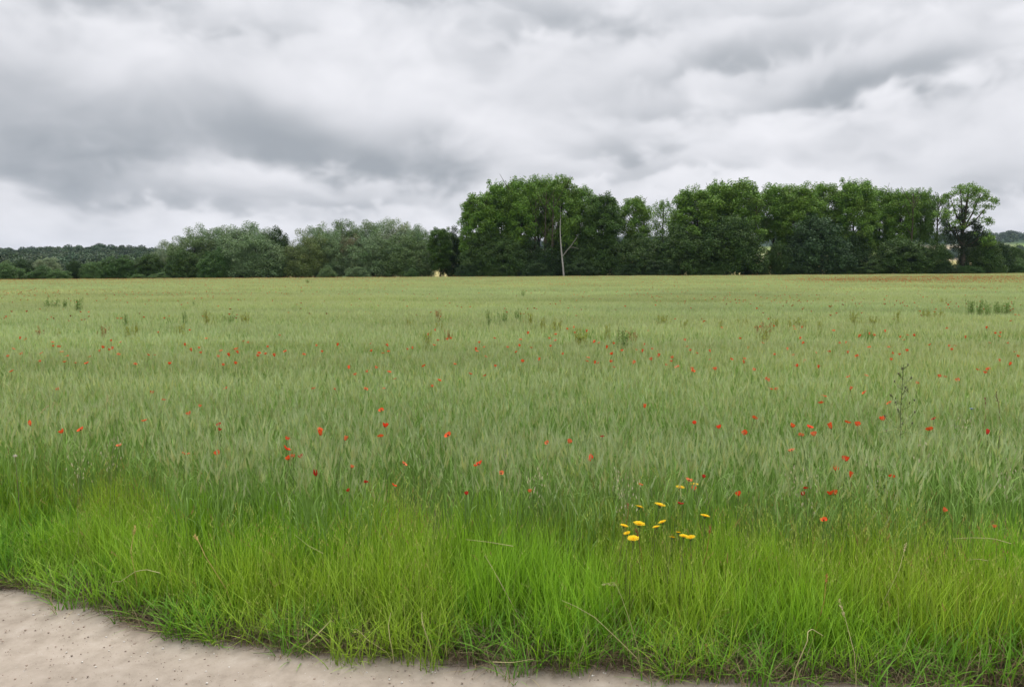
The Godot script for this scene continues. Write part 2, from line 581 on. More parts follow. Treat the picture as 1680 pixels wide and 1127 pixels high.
func b_straw(b: Builder, p: Vector3, yaw: float, length: float, rise: float, col: Color) -> void:
	var d := Vector3(cos(yaw), 0, sin(yaw)) * length
	b.tube(PackedVector3Array([p, p + d * 0.5 + Vector3(0, rise, 0), p + d + Vector3(0, rise * rnd(-0.2, 1.2), 0)]), 0.0014, 0.0009, 3, col)


# ---------------------------------------------------------------- ground and path
func build_ground() -> void:
	var b := Builder.new()
	var rings := 150
	var sectors := 240
	var wheat_soil := Color(0.17, 0.15, 0.075)
	for i in rings:
		var r := 0.3 * pow(9000.0 / 0.3, float(i) / (rings - 1))
		for s in sectors:
			var g := TAU * s / sectors
			var x := r * sin(g)
			var z := -r * cos(g)
			var az := rad_to_deg(atan2(x, -z))
			b.v.append(Vector3(x, ground(x, z) - 0.03, z))
			b.n.append(Vector3.UP)
			var c := wheat_soil
			if r > 172.0:
				var straw := Color(0.37, 0.32, 0.13)
				var meadow := Color(0.13, 0.19, 0.05)
				var woods := Color(0.035, 0.065, 0.03)
				var n := soft.get_noise_2d(az * 9.0, log(r) * 120.0)
				c = meadow
				if z < 0.0:
					c = meadow.lerp(straw, smooth(235.0, 265.0, r) * smooth(-22.0, -14.0, az) * (1.0 - smooth(28.0, 30.0, az)))
					if r > 900.0:
						c = c.lerp(meadow * 1.3 if n > 0.05 else Color(0.33, 0.27, 0.2), 0.8)
					if az > 29.0 and r > 420.0 and r < 900.0:
						c = Color(0.30, 0.22, 0.17)
					c = c.lerp(woods, smooth(1500.0, 1750.0, r))
					c = c.lerp(woods, smooth(-15.0, -18.0, az) * smooth(380.0, 520.0, r))
			b.c.append(c)
			if i > 0:
				var p0 := (i - 1) * sectors + s
				var p1 := (i - 1) * sectors + (s + 1) % sectors
				b.ix.append(p0); b.ix.append(p0 + sectors); b.ix.append(p1)
				b.ix.append(p1); b.ix.append(p0 + sectors); b.ix.append(p1 + sectors)
	for i in b.v.size():                                     # slopes of the hills
		var p := b.v[i]
		var e := 2.0 + Vector2(p.x, p.z).length() * 0.02
		b.n[i] = Vector3(ground(p.x - e, p.z) - ground(p.x + e, p.z), 2.0 * e, ground(p.x, p.z - e) - ground(p.x, p.z + e)).normalized()
	var m := material("soil", Color(1, 1, 1), 0.95, 0.0, 0.2)
	var o := MeshInstance3D.new()
	o.name = "ground"
	o.mesh = b.mesh(m)
	add_child(o)
	tag(o, "ground of the field and the fields and hills beyond", "", "", "structure")

func noise_texture(freq: float, ramp: Array, kind := FastNoiseLite.TYPE_SIMPLEX_SMOOTH, octaves := 4, side := 1024, gain := 0.5) -> NoiseTexture2D:
	var f := FastNoiseLite.new()
	f.noise_type = kind
	f.frequency = freq
	f.fractal_octaves = octaves
	f.fractal_gain = gain
	f.seed = int(freq * 1000.0)
	var t := NoiseTexture2D.new()
	t.width = side
	t.height = side
	t.seamless = true
	t.noise = f
	if ramp.size():
		var g := Gradient.new()
		g.offsets = PackedFloat32Array(ramp.map(func(k): return k[0]))
		g.colors = PackedColorArray(ramp.map(func(k): return k[1]))
		t.color_ramp = g
	return t

func build_path() -> void:
	var m := material("sandy_path", Color(1, 1, 1), 0.92, 0.0, 0.25)
	m.albedo_texture = noise_texture(0.007, [[0.0, lin(0.30, 0.24, 0.19)], [0.3, lin(0.365, 0.30, 0.24)], [0.5, lin(0.41, 0.337, 0.272)], [0.7, lin(0.44, 0.365, 0.298)], [1.0, lin(0.50, 0.425, 0.355)]], FastNoiseLite.TYPE_SIMPLEX_SMOOTH, 7, 1024, 0.68)
	m.uv1_triplanar = true
	m.uv1_world_triplanar = true
	m.uv1_scale = Vector3(0.7, 0.7, 0.7)
	m.heightmap_enabled = true
	m.heightmap_texture = noise_texture(0.12, [], FastNoiseLite.TYPE_PERLIN, 5)
	m.heightmap_scale = 0.05
	var b := Builder.new()
	var cols := 420
	var rows := 90
	for i in cols + 1:
		var x := lerpf(-11.0, 11.0, float(i) / cols)
		var e := edge(x)
		for j in rows + 1:
			var t := float(j) / rows
			var z := e - 0.35 + pow(t, 1.5) * 8.0
			var d := z - e
			var hump := -0.03 * exp(-pow((d - 0.95) / 0.28, 2)) + 0.010 * soft.get_noise_2d(x * 55.0, z * 90.0) + 0.006 * rough.get_noise_2d(x * 14.0 + z * 5.0, z * 30.0) + 0.03 * (1.0 - smooth(-0.2, 0.12, d))
			b.v.append(Vector3(x, 0.004 + hump, z))
			b.n.append(Vector3.UP)
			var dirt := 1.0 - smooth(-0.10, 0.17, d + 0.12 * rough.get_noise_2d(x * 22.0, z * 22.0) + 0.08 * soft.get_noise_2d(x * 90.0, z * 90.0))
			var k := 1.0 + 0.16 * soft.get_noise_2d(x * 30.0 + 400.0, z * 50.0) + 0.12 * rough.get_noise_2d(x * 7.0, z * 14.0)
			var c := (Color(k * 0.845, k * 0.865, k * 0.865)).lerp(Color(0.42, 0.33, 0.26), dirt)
			b.c.append(c)
			if i > 0 and j > 0:
				var p1 := i * (rows + 1) + j
				var p0 := p1 - rows - 1
				b.ix.append(p0 - 1); b.ix.append(p1 - 1); b.ix.append(p0)
				b.ix.append(p0); b.ix.append(p1 - 1); b.ix.append(p1)
	for i in cols + 1:
		for j in rows + 1:
			var at := i * (rows + 1) + j
			var l := b.v[maxi(i - 1, 0) * (rows + 1) + j]
			var r := b.v[mini(i + 1, cols) * (rows + 1) + j]
			var f := b.v[i * (rows + 1) + maxi(j - 1, 0)]
			var k := b.v[i * (rows + 1) + mini(j + 1, rows)]
			b.n[at] = (k - f).cross(r - l).normalized()
	var o := MeshInstance3D.new()
	o.name = "path"
	o.mesh = b.mesh(m)
	add_child(o)
	tag(o, "pale sandy path with fine grit in front of the grass", "", "", "structure")
	# grit: small stones scattered over the path
	var stone := material("grit", Color(1, 1, 1), 0.85, 0.0, 0.3)
	var root := base("grit", Vector3.ZERO)
	tag(root, "small dark and pale stones scattered over the sandy path", "grit", "", "stuff")
	for v in 3:
		var s := Builder.new()
		s.ball(Vector3.ZERO, Vector3(1.0, 0.65, 0.8), Color(1, 1, 1), 4, 6)
		for i in s.v.size():
			s.v[i] += s.n[i] * 0.25 * rough.get_noise_3dv(s.v[i] * 60.0 + Vector3(v * 90.0, 0, 0))
		var places := []
		var tints := PackedColorArray()
		for i in 5500:
			var x := rnd(-5.5, 5.5)
			var z := edge(x) + 0.02 + 2.2 * pow(rng.randf(), 1.3)
			var r := 0.0014 + 0.0050 * pow(rng.randf(), 5.0)
			places.append(Transform3D(Basis(Vector3.UP, rnd(0, TAU)).scaled(Vector3(r, r, r)), Vector3(x, 0.006 + 0.010 * soft.get_noise_2d(x * 55.0, z * 90.0), z)))
			var k := rng.randf()
			tints.append(Color(0.26, 0.21, 0.17) if k < 0.3 else (Color(0.62, 0.58, 0.52) if k > 0.8 else Color(0.36, 0.28, 0.22)))
		many("stones", s.mesh(stone), places, tints, root)


# ---------------------------------------------------------------- flowers and weeds
# things along the far edge that anything in the field can be said to stand below
const MARKS := [[25, "the far left hedge"], [90, "the pale grey sallow bush"], [145, "the hill's crest"], [215, "the hill's right end"], [290, "the pale end willow"],
	[385, "the tallest grey willow"], [455, "the dark wedged tree"], [515, "the yellowish willow"], [572, "the rust-tinged willow"], [645, "the last big willows"], [713, "the yellow gap"],
	[790, "the leftmost tall poplar"], [858, "the highest poplar tops"], [922, "the pale bare trunk"], [985, "the shaded poplar"], [1045, "the loose light poplar"], [1092, "the thin tree"],
	[1150, "the second group"], [1238, "the sky gap in the poplars"], [1320, "the middle poplars"], [1400, "the flat-topped poplars"], [1480, "the airy poplar stems"], [1587, "the ivy-hung tree"], [1660, "the right-end bushes"]]
const PLACE := ["", "second ", "third ", "fourth ", "fifth ", "sixth ", "seventh ", "eighth ", "ninth ", "tenth ", "eleventh ", "twelfth "]
var said := {}

func below(px: float) -> String:
	var best: String = MARKS[0][1]
	var least := 1e9
	for m in MARKS:
		if absf(px - m[0]) < least:
			least = absf(px - m[0])
			best = m[1]
	return best

func petal_mesh(b: Builder, yaw: float, size: float, cup: float, col: Color, steps: int) -> void:
	var last := []
	for j in steps + 1:
		var s := float(j) / steps
		var row := []
		for i in steps + 1:
			var u := 2.0 * i / steps - 1.0
			var g := yaw + u * 0.95 * (0.35 + 0.65 * s)
			var r := size * s * (1.0 - 0.16 * u * u) * (1.0 - 0.35 * cup * s)
			var y := size * (0.10 * s + cup * s * s) + size * 0.07 * s * sin(u * 9.0 + yaw * 3.0)
			row.append(Vector3(r * cos(g), y, r * sin(g)))
		if j > 0:
			for i in steps:
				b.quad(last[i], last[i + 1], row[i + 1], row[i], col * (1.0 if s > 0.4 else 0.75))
		last = row

const LOOKS := [["scarlet", 0.80, 0.07, 0.02], ["orange-red", 0.78, 0.12, 0.03], ["pale orange", 0.72, 0.19, 0.07], ["deep red", 0.5, 0.035, 0.02]]
const SHAPES := [["wide-open", 0.28], ["cup-shaped", 0.75], ["half-closed", 1.3]]
var poppy_parts := {}
var poppy_whole := {}

func poppy(px: float, py: float, look: int, shape: int, size: float) -> void:
	var head := 0.765 if py < 610.0 else 0.74 if py < 640.0 else 0.728 if py < 745.0 else lerpf(0.70, 0.5, smooth(745.0, 850.0, py))
	var p := hit(px, py, head)
	var far := -p.z
	head += ground(p.x, p.z)
	p = hit(px, py, head)
	if py < 640.0:
		look = [1, 1, 2, 1][look]
	var detailed := py > 672.0
	var o := base("poppy", Vector3(p.x, ground(p.x, p.z), p.z))
	var tilt := Basis.from_euler(Vector3(rnd(0.1, 0.7), rnd(0, TAU), rnd(-0.3, 0.3)))
	var key := [look, shape, detailed]
	if not poppy_whole.has(key):
		var k: Array = LOOKS[look]
		var red := Color(k[1], k[2], k[3])
		var cup: float = SHAPES[shape][1]
		if detailed:
			var petals := []
			for i in 4:
				var b := Builder.new()
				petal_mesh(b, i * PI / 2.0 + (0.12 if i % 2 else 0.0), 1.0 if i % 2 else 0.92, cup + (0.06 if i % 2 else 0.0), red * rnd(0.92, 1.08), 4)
				petals.append(b.mesh(mats.petal))
			var mid := Builder.new()
			mid.ball(Vector3(0, 0.16, 0), Vector3(0.16, 0.2, 0.16), Color(0.03, 0.035, 0.02), 4, 7)
			for i in 14:
				var g := TAU * i / 14.0
				mid.tri(Vector3(cos(g) * 0.1, 0.1, sin(g) * 0.1), Vector3(cos(g) * 0.3, 0.3, sin(g) * 0.3), Vector3(cos(g + 0.2) * 0.1, 0.1, sin(g + 0.2) * 0.1), Color(0.015, 0.012, 0.015))
			poppy_whole[key] = [petals, mid.mesh(mats.herb)]
		else:
			var b := Builder.new()
			for i in 4:
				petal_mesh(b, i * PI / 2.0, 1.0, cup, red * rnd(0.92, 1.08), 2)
			poppy_whole[key] = b.mesh(mats.petal)
	var stem := Builder.new()
	var sway := Vector3(rnd(-0.06, 0.06), 0, rnd(-0.05, 0.05))
	var pts := PackedVector3Array()
	for i in 6:
		var t := i / 5.0
		pts.append(sway * sin(t * PI) + Vector3(0, (head - ground(p.x, p.z)) * t, 0))
	stem.tube(pts, 0.0022, 0.0016, 3, Color(0.13, 0.17, 0.06))
	part("stem", stem.mesh(mats.herb), o)
	var place := Transform3D(tilt.scaled(Vector3(size, size, size)), Vector3(0, head - ground(p.x, p.z), 0))
	if detailed:
		for m in poppy_whole[key][0]:
			part("petal", m, o).transform = place
		part("flower_centre", poppy_whole[key][1], o).transform = place
	else:
		part("flower", poppy_whole[key], o).transform = place
	var zone := "at the wheat's rim" if py > 735.0 else "in near wheat" if py > 640.0 else "in mid-field" if py > 565.0 else "far out"
	var text := "%s %s poppy %s below %s" % [SHAPES[shape][0], LOOKS[look][0], zone, below(px)]
	if not said.has(text):
		said[text] = []
	said[text].append([far, o])

func name_poppies() -> void:
	for text in said:
		var list: Array = said[text]
		list.sort_custom(func(a, b): return a[0] < b[0])
		for i in list.size():
			var first: String = text
			if list.size() > 1:
				first = "%snearest %s" % [PLACE[mini(i, 11)], text]
			tag(list[i][1], first, "poppy", "red poppies in the wheat")

const POPPIES := [
	# near rim and near wheat
	[1388, 757, 0, 1, 34], [1371, 772, 1, 1, 31], [1396, 784, 1, 2, 26], [1364, 812, 0, 1, 26], [1372, 812, 0, 2, 22], [1464, 783, 0, 0, 24], [1322, 802, 3, 0, 22], [1319, 813, 3, 1, 22], [1352, 854, 0, 0, 24], [1549, 839, 2, 1, 22], [1632, 866, 2, 1, 18],
	[966, 757, 0, 2, 30], [1131, 789, 2, 0, 28], [1139, 804, 2, 1, 24], [1116, 827, 3, 0, 26], [1212, 814, 0, 1, 28], [1154, 784, 3, 1, 18], [1050, 796, 2, 0, 22], [870, 808, 2, 1, 20], [786, 763, 0, 0, 34], [822, 777, 2, 0, 22], [645, 797, 0, 0, 22], [599, 792, 3, 0, 20], [573, 806, 3, 1, 18],
	[577, 768, 2, 1, 20], [518, 781, 3, 2, 28], [469, 737, 0, 0, 34], [470, 722, 0, 1, 24], [474, 754, 1, 1, 24], [481, 751, 2, 1, 24], [496, 751, 3, 1, 24], [304, 746, 1, 0, 28], [357, 746, 1, 1, 28], [194, 732, 2, 0, 24], [662, 762, 2, 0, 22], [765, 812, 3, 1, 20],
	[934, 727, 2, 1, 26], [898, 727, 2, 0, 20], [989, 717, 3, 0, 20], [1299, 740, 2, 0, 26], [1222, 713, 1, 1, 30], [1239, 687, 1, 0, 30], [1181, 703, 0, 1, 26], [1140, 696, 0, 1, 24], [1058, 670, 1, 2, 26], [736, 715, 1, 0, 32], [631, 701, 0, 1, 34], [625, 717, 1, 0, 28], [565, 723, 2, 2, 24], [524, 706, 1, 0, 28], [527, 715, 1, 2, 28],
	[311, 681, 1, 1, 30], [249, 646, 1, 1, 30], [237, 691, 1, 0, 26], [102, 710, 1, 1, 28], [132, 706, 1, 0, 30], [51, 699, 1, 2, 28], [359, 697, 3, 0, 22], [359, 706, 3, 1, 20], [269, 657, 2, 0, 26], [328, 668, 2, 1, 24], [625, 674, 1, 0, 30], [630, 638, 2, 0, 28],
	[1353, 651, 1, 0, 32], [1347, 662, 1, 0, 32], [1420, 645, 1, 0, 30], [1395, 640, 1, 2, 30], [1460, 662, 1, 0, 30], [1449, 690, 1, 1, 34], [1526, 706, 1, 0, 34], [1300, 701, 1, 1, 28], [1329, 702, 0, 0, 30], [1314, 715, 2, 0, 26], [1336, 715, 2, 1, 30], [1365, 704, 1, 2, 32], [1391, 694, 1, 0, 32], [1406, 699, 1, 1, 32], [1620, 713, 3, 2, 26], [1533, 688, 3, 0, 24],
	# the middle of the field
	[1478, 554, 1, 1, 36], [1485, 558, 2, 0, 32], [1422, 617, 0, 0, 36], [1393, 619, 1, 0, 34], [1541, 619, 0, 1, 34], [1552, 619, 2, 0, 30], [1572, 624, 1, 0, 34], [1604, 607, 3, 0, 34], [1616, 613, 0, 1, 36], [1259, 623, 1, 1, 34], [1263, 627, 2, 2, 32], [1264, 639, 0, 0, 36], [1275, 640, 2, 1, 32], [1505, 630, 2, 1, 30],
	[1313, 557, 1, 2, 36], [1227, 573, 1, 2, 34], [1251, 563, 1, 0, 36], [1200, 590, 1, 0, 32], [1222, 589, 2, 0, 30], [1377, 564, 2, 1, 32], [1387, 564, 2, 2, 32], [1527, 566, 1, 0, 36], [1625, 563, 2, 0, 34], [1642, 547, 2, 1, 34], [1660, 527, 1, 0, 38], [1459, 570, 2, 0, 34], [1477, 583, 1, 1, 36], [1185, 538, 1, 0, 36],
	[1238, 537, 1, 0, 36], [1246, 538, 0, 2, 38], [1270, 536, 1, 1, 36], [1558, 569, 2, 1, 34], [1568, 568, 1, 0, 34], [1667, 578, 2, 0, 38], [1655, 564, 2, 1, 30], [1272, 583, 2, 1, 30], [1133, 576, 2, 1, 32], [1143, 580, 2, 0, 32], [1165, 590, 2, 0, 30], [1303, 584, 2, 1, 30],
	[608, 564, 1, 0, 36], [610, 577, 1, 1, 32], [628, 580, 2, 0, 34], [637, 577, 1, 0, 30], [695, 601, 1, 0, 36], [746, 598, 1, 0, 32], [720, 625, 1, 0, 36], [772, 614, 0, 0, 36], [796, 617, 0, 0, 34], [813, 602, 1, 1, 30], [883, 592, 0, 2, 34], [847, 578, 1, 0, 32], [903, 569, 1, 1, 32], [872, 571, 2, 0, 34], [912, 559, 2, 0, 34], [1003, 595, 0, 1, 36], [1007, 603, 2, 0, 30],
	[963, 593, 1, 0, 34], [982, 596, 2, 0, 32], [1071, 574, 0, 1, 34], [1080, 577, 2, 0, 36], [1063, 543, 1, 0, 34], [983, 563, 2, 0, 30], [1102, 594, 0, 1, 30], [1067, 591, 1, 1, 30], [1092, 600, 2, 1, 28], [738, 556, 1, 1, 36], [718, 559, 2, 0, 36], [677, 573, 2, 2, 32], [667, 574, 2, 1, 28], [638, 611, 1, 0, 34], [583, 616, 2, 1, 34], [648, 622, 2, 0, 28],
	[600, 639, 2, 0, 32], [602, 611, 2, 1, 30], [708, 635, 2, 1, 26], [795, 570, 2, 0, 32], [832, 571, 2, 1, 32], [1043, 575, 2, 1, 30], [1057, 567, 2, 2, 30], [36, 582, 0, 1, 40], [13, 586, 1, 1, 34], [68, 580, 1, 0, 38], [100, 578, 1, 0, 34], [110, 585, 0, 0, 38], [122, 596, 1, 0, 32], [178, 575, 0, 1, 34], [147, 586, 2, 0, 30], [162, 577, 2, 1, 34],
	[65, 594, 2, 1, 28], [193, 582, 2, 0, 34], [222, 598, 2, 0, 32], [278, 598, 1, 1, 34], [243, 583, 1, 0, 32], [253, 583, 2, 0, 30], [303, 568, 1, 2, 36], [326, 572, 2, 1, 32], [365, 600, 2, 1, 32], [400, 560, 2, 0, 34], [407, 563, 2, 1, 36], [424, 580, 1, 0, 38], [440, 570, 1, 1, 32], [468, 577, 1, 0, 36], [498, 582, 1, 0, 32], [527, 578, 1, 1, 32], [552, 568, 1, 2, 38],
	[370, 638, 2, 0, 32], [95, 640, 2, 1, 30], [515, 638, 2, 0, 32], [550, 640, 2, 1, 28], [32, 557, 1, 2, 36], [42, 557, 2, 0, 34], [85, 562, 2, 0, 36], [198, 562, 2, 0, 34], [518, 568, 2, 1, 34], [362, 576, 2, 0, 32], [385, 574, 2, 1, 32]]

func build_poppies() -> void:
	material("petal", Color(1, 1, 1), 0.6, 0.7, 0.25)
	for k in POPPIES:
		poppy(k[0] + rnd(-0.8, 0.8), k[1], k[2], k[3], k[4] * (0.00092 if k[1] > 640 else 0.0008))
	var left := 300 - POPPIES.size()
	while left > 0:                                          # the next largest of those further out
		var px := rnd(5, 1675)
		var py := 535.0 + 75.0 * pow(rng.randf(), 0.9)
		if rng.randf() > 0.45 + 0.5 * soft.get_noise_2d(px * 0.6, py * 2.0) + 0.2 * float(px > 1000.0):
			continue
		poppy(px, py, [1, 2, 2, 1, 0][rng.randi() % 5], rng.randi() % 3, rnd(0.026, 0.034))
		left -= 1
	name_poppies()
	# beyond those: drifts of poppies that run together into an orange haze
	var root := base("poppy_drift", Vector3.ZERO)
	tag(root, "drifts of distant poppies blurring into orange bands towards the field's far edge", "poppies", "", "stuff")
	for v in 2:
		var b := Builder.new()
		var red := Color(0.78, 0.13, 0.035) if v == 0 else Color(0.74, 0.2, 0.07)
		for i in 4:
			petal_mesh(b, i * PI / 2.0, 0.042, 0.6, red, 1)
		var places := []
		var tints := PackedColorArray()
		while places.size() < 15000:
			var z := -rnd(17.0, 166.0)
			var x := z * rnd(-0.75, 0.75)
			var az := x / -z * FOCAL + 840.0
			var share := 0.01 + 0.07 * smooth(0.0, 0.5, soft.get_noise_2d(x * 4.0, z * 9.0))
			if -z > 58.0:
				share += 1.3 * exp(-pow((-z - 82.0) / 16.0, 2)) * smooth(1230.0, 1450.0, az) * (0.4 + 0.9 * smooth(-0.2, 0.3, soft.get_noise_2d(x * 3.0, z * 5.0)))
				share += 0.22 * smooth(100.0, 150.0, -z) * (1.0 - smooth(300.0, 900.0, az)) + 0.1 * smooth(60.0, 120.0, -z)
			if rng.randf() > share:
				continue
			var k := rnd(0.8, 1.15)
			places.append(Transform3D(Basis.from_euler(Vector3(rnd(-0.5, 0.5), rnd(0, TAU), 0)).scaled(Vector3(k, k, k)), Vector3(x, ground(x, z) + 0.75 + 0.12 * smooth(30.0, 45.0, -z) + rnd(-0.06, 0.08), z)))
			tints.append(Color(k, k, k))
		many("poppy_heads", b.mesh(mats.petal), places, tints, root)

func build_yellow() -> void:
	material("yellow_petal", Color(1, 1, 1), 0.6, 0.5, 0.25)
	var b := Builder.new()
	for ring in 3:
		var count: int = [20, 15, 9][ring]
		for i in count:
			var g := TAU * i / count + ring * 0.2
			var r: float = [1.0, 0.72, 0.42][ring] * rnd(0.92, 1.06)
			var y: float = [0.18, 0.26, 0.32][ring]
			var w := 0.17
			var o := Vector3(cos(g), 0, sin(g))
			var s := Vector3(-o.z, 0, o.x) * w * 0.5
			var low := o * 0.1 + Vector3(0, 0.02, 0)
			var end := o * r + Vector3(0, y + rnd(-0.03, 0.03), 0)
			b.quad(low - s * 0.5, low + s * 0.5, end + s, end - s, Color(0.86, 0.56, 0.012) * rnd(0.9, 1.08))
	var head := b.mesh(mats.yellow_petal)
	var cup := Builder.new()
	cup.tube(PackedVector3Array([Vector3(0, -0.55, 0), Vector3(0, -0.3, 0), Vector3(0, 0.02, 0)]), 0.2, 0.32, 8, Color(0.09, 0.13, 0.04))
	var bracts := cup.mesh(mats.herb)
	var list := [[1116, 800, 14, "yellow flower standing alone above the other yellow ones, left of a half-hidden one"], [1140, 795, 12, "yellow flower half hidden beside a pale red poppy, furthest back of the cluster"],
		[1049, 832, 14, "upper left yellow flower of the cluster, seen from the side above the biggest one"], [1083, 829, 17, "broad flat yellow flower at the top of the cluster, right of the upper left one"],
		[1157, 847, 15, "yellow flower set apart at the right end of the cluster"], [1024, 863, 13, "leftmost yellow flower of the cluster, tilted towards the path"], [1049, 860, 18, "biggest yellow flower in the middle of the cluster's left half"],
		[1087, 857, 13, "slim edge-on yellow flower right of the biggest one"], [1077, 865, 12, "small yellow flower just below the slim edge-on one"], [1029, 875, 11, "small sideways yellow flower between the leftmost and the lowest one"],
		[1039, 884, 18, "lowest yellow flower of the cluster, wide open and facing up"], [1113, 874, 11, "small yellow flower above the row of three at the cluster's lower right"], [1103, 882, 12, "left flower of the low row of three yellow ones"],
		[1122, 880, 14, "middle flower of the low row of three yellow ones"], [1133, 882, 15, "right flower of the low row of three yellow ones, with ragged petals"]]
	for k in list:
		var h := lerpf(0.58, 0.5, smooth(800.0, 880.0, k[1]))
		var p := hit(k[0], k[1], h)
		var o := base("yellow_flower", Vector3(p.x, 0, p.z))
		var stem := Builder.new()
		var pts := PackedVector3Array()
		var sway := rnd(-0.05, 0.05)
		for i in 6:
			var t := i / 5.0
			pts.append(Vector3(sway * sin(t * PI), (h - 0.01) * t, 0.03 * sin(t * PI)))
		stem.tube(pts, 0.0024, 0.0018, 4, Color(0.14, 0.16, 0.05))
		part("stem", stem.mesh(mats.herb), o)
		var r: float = k[2] / 2.0 / FOCAL * -p.z * 1.12
		var tr := Transform3D(Basis.from_euler(Vector3(rnd(-0.05, 0.45), rnd(0, 6), rnd(-0.2, 0.2))).scaled(Vector3(r, r, r)), Vector3(0, h, 0))
		part("flower_head", head, o).transform = tr
		part("bracts", bracts, o).transform = tr
		tag(o, k[3], "yellow flower", "yellow flowers in the verge")

# dock: upright stems crowded with seed above large leaves; unit height, for a plant 1 m tall
func dock_meshes(seeded: int) -> Array:
	rng.seed = seeded
	var stems := Builder.new()
	var seeds := Builder.new()
	var leaves := Builder.new()
	for k in rng.randi_range(9, 13):
		var yaw := rnd(0, TAU)
		var at := Vector3(rnd(-0.08, 0.08), 0, rnd(-0.08, 0.08))
		var h := rnd(0.82, 1.0)
		var lean := Vector3(cos(yaw), 0, sin(yaw)) * rnd(0.02, 0.16)
		stems.tube(PackedVector3Array([at, at + Vector3(0, h * 0.5, 0) + lean * 0.4, at + Vector3(0, h, 0) + lean]), 0.005, 0.002, 4, Color(0.3, 0.27, 0.1))
		for j in 80:
			var t := rnd(0.55, 1.0)
			var q := at + Vector3(0, h * t, 0) + lean * (t * t)
			q += unit() * Vector3(0.05, 0.02, 0.05) * (1.4 - t)
			var s := unit() * rnd(0.008, 0.016)
			seeds.quad(q - s, q + unit() * 0.010, q + s, q + unit() * 0.010, Color(1, 1, 1) * rnd(0.7, 1.2))
	for k in 16:
		leaves.blade(Vector3(rnd(-0.05, 0.05), rnd(0.05, 0.5), rnd(-0.05, 0.05)), rnd(0, TAU), rnd(0.12, 0.34), rnd(0.06, 0.2), rnd(0.1, 0.8), rnd(0.03, 0.055), 5, Color(0.15, 0.27, 0.04), Color(0.24, 0.34, 0.06))
	return [stems.mesh(mats.herb), seeds, leaves.mesh(mats.herb)]

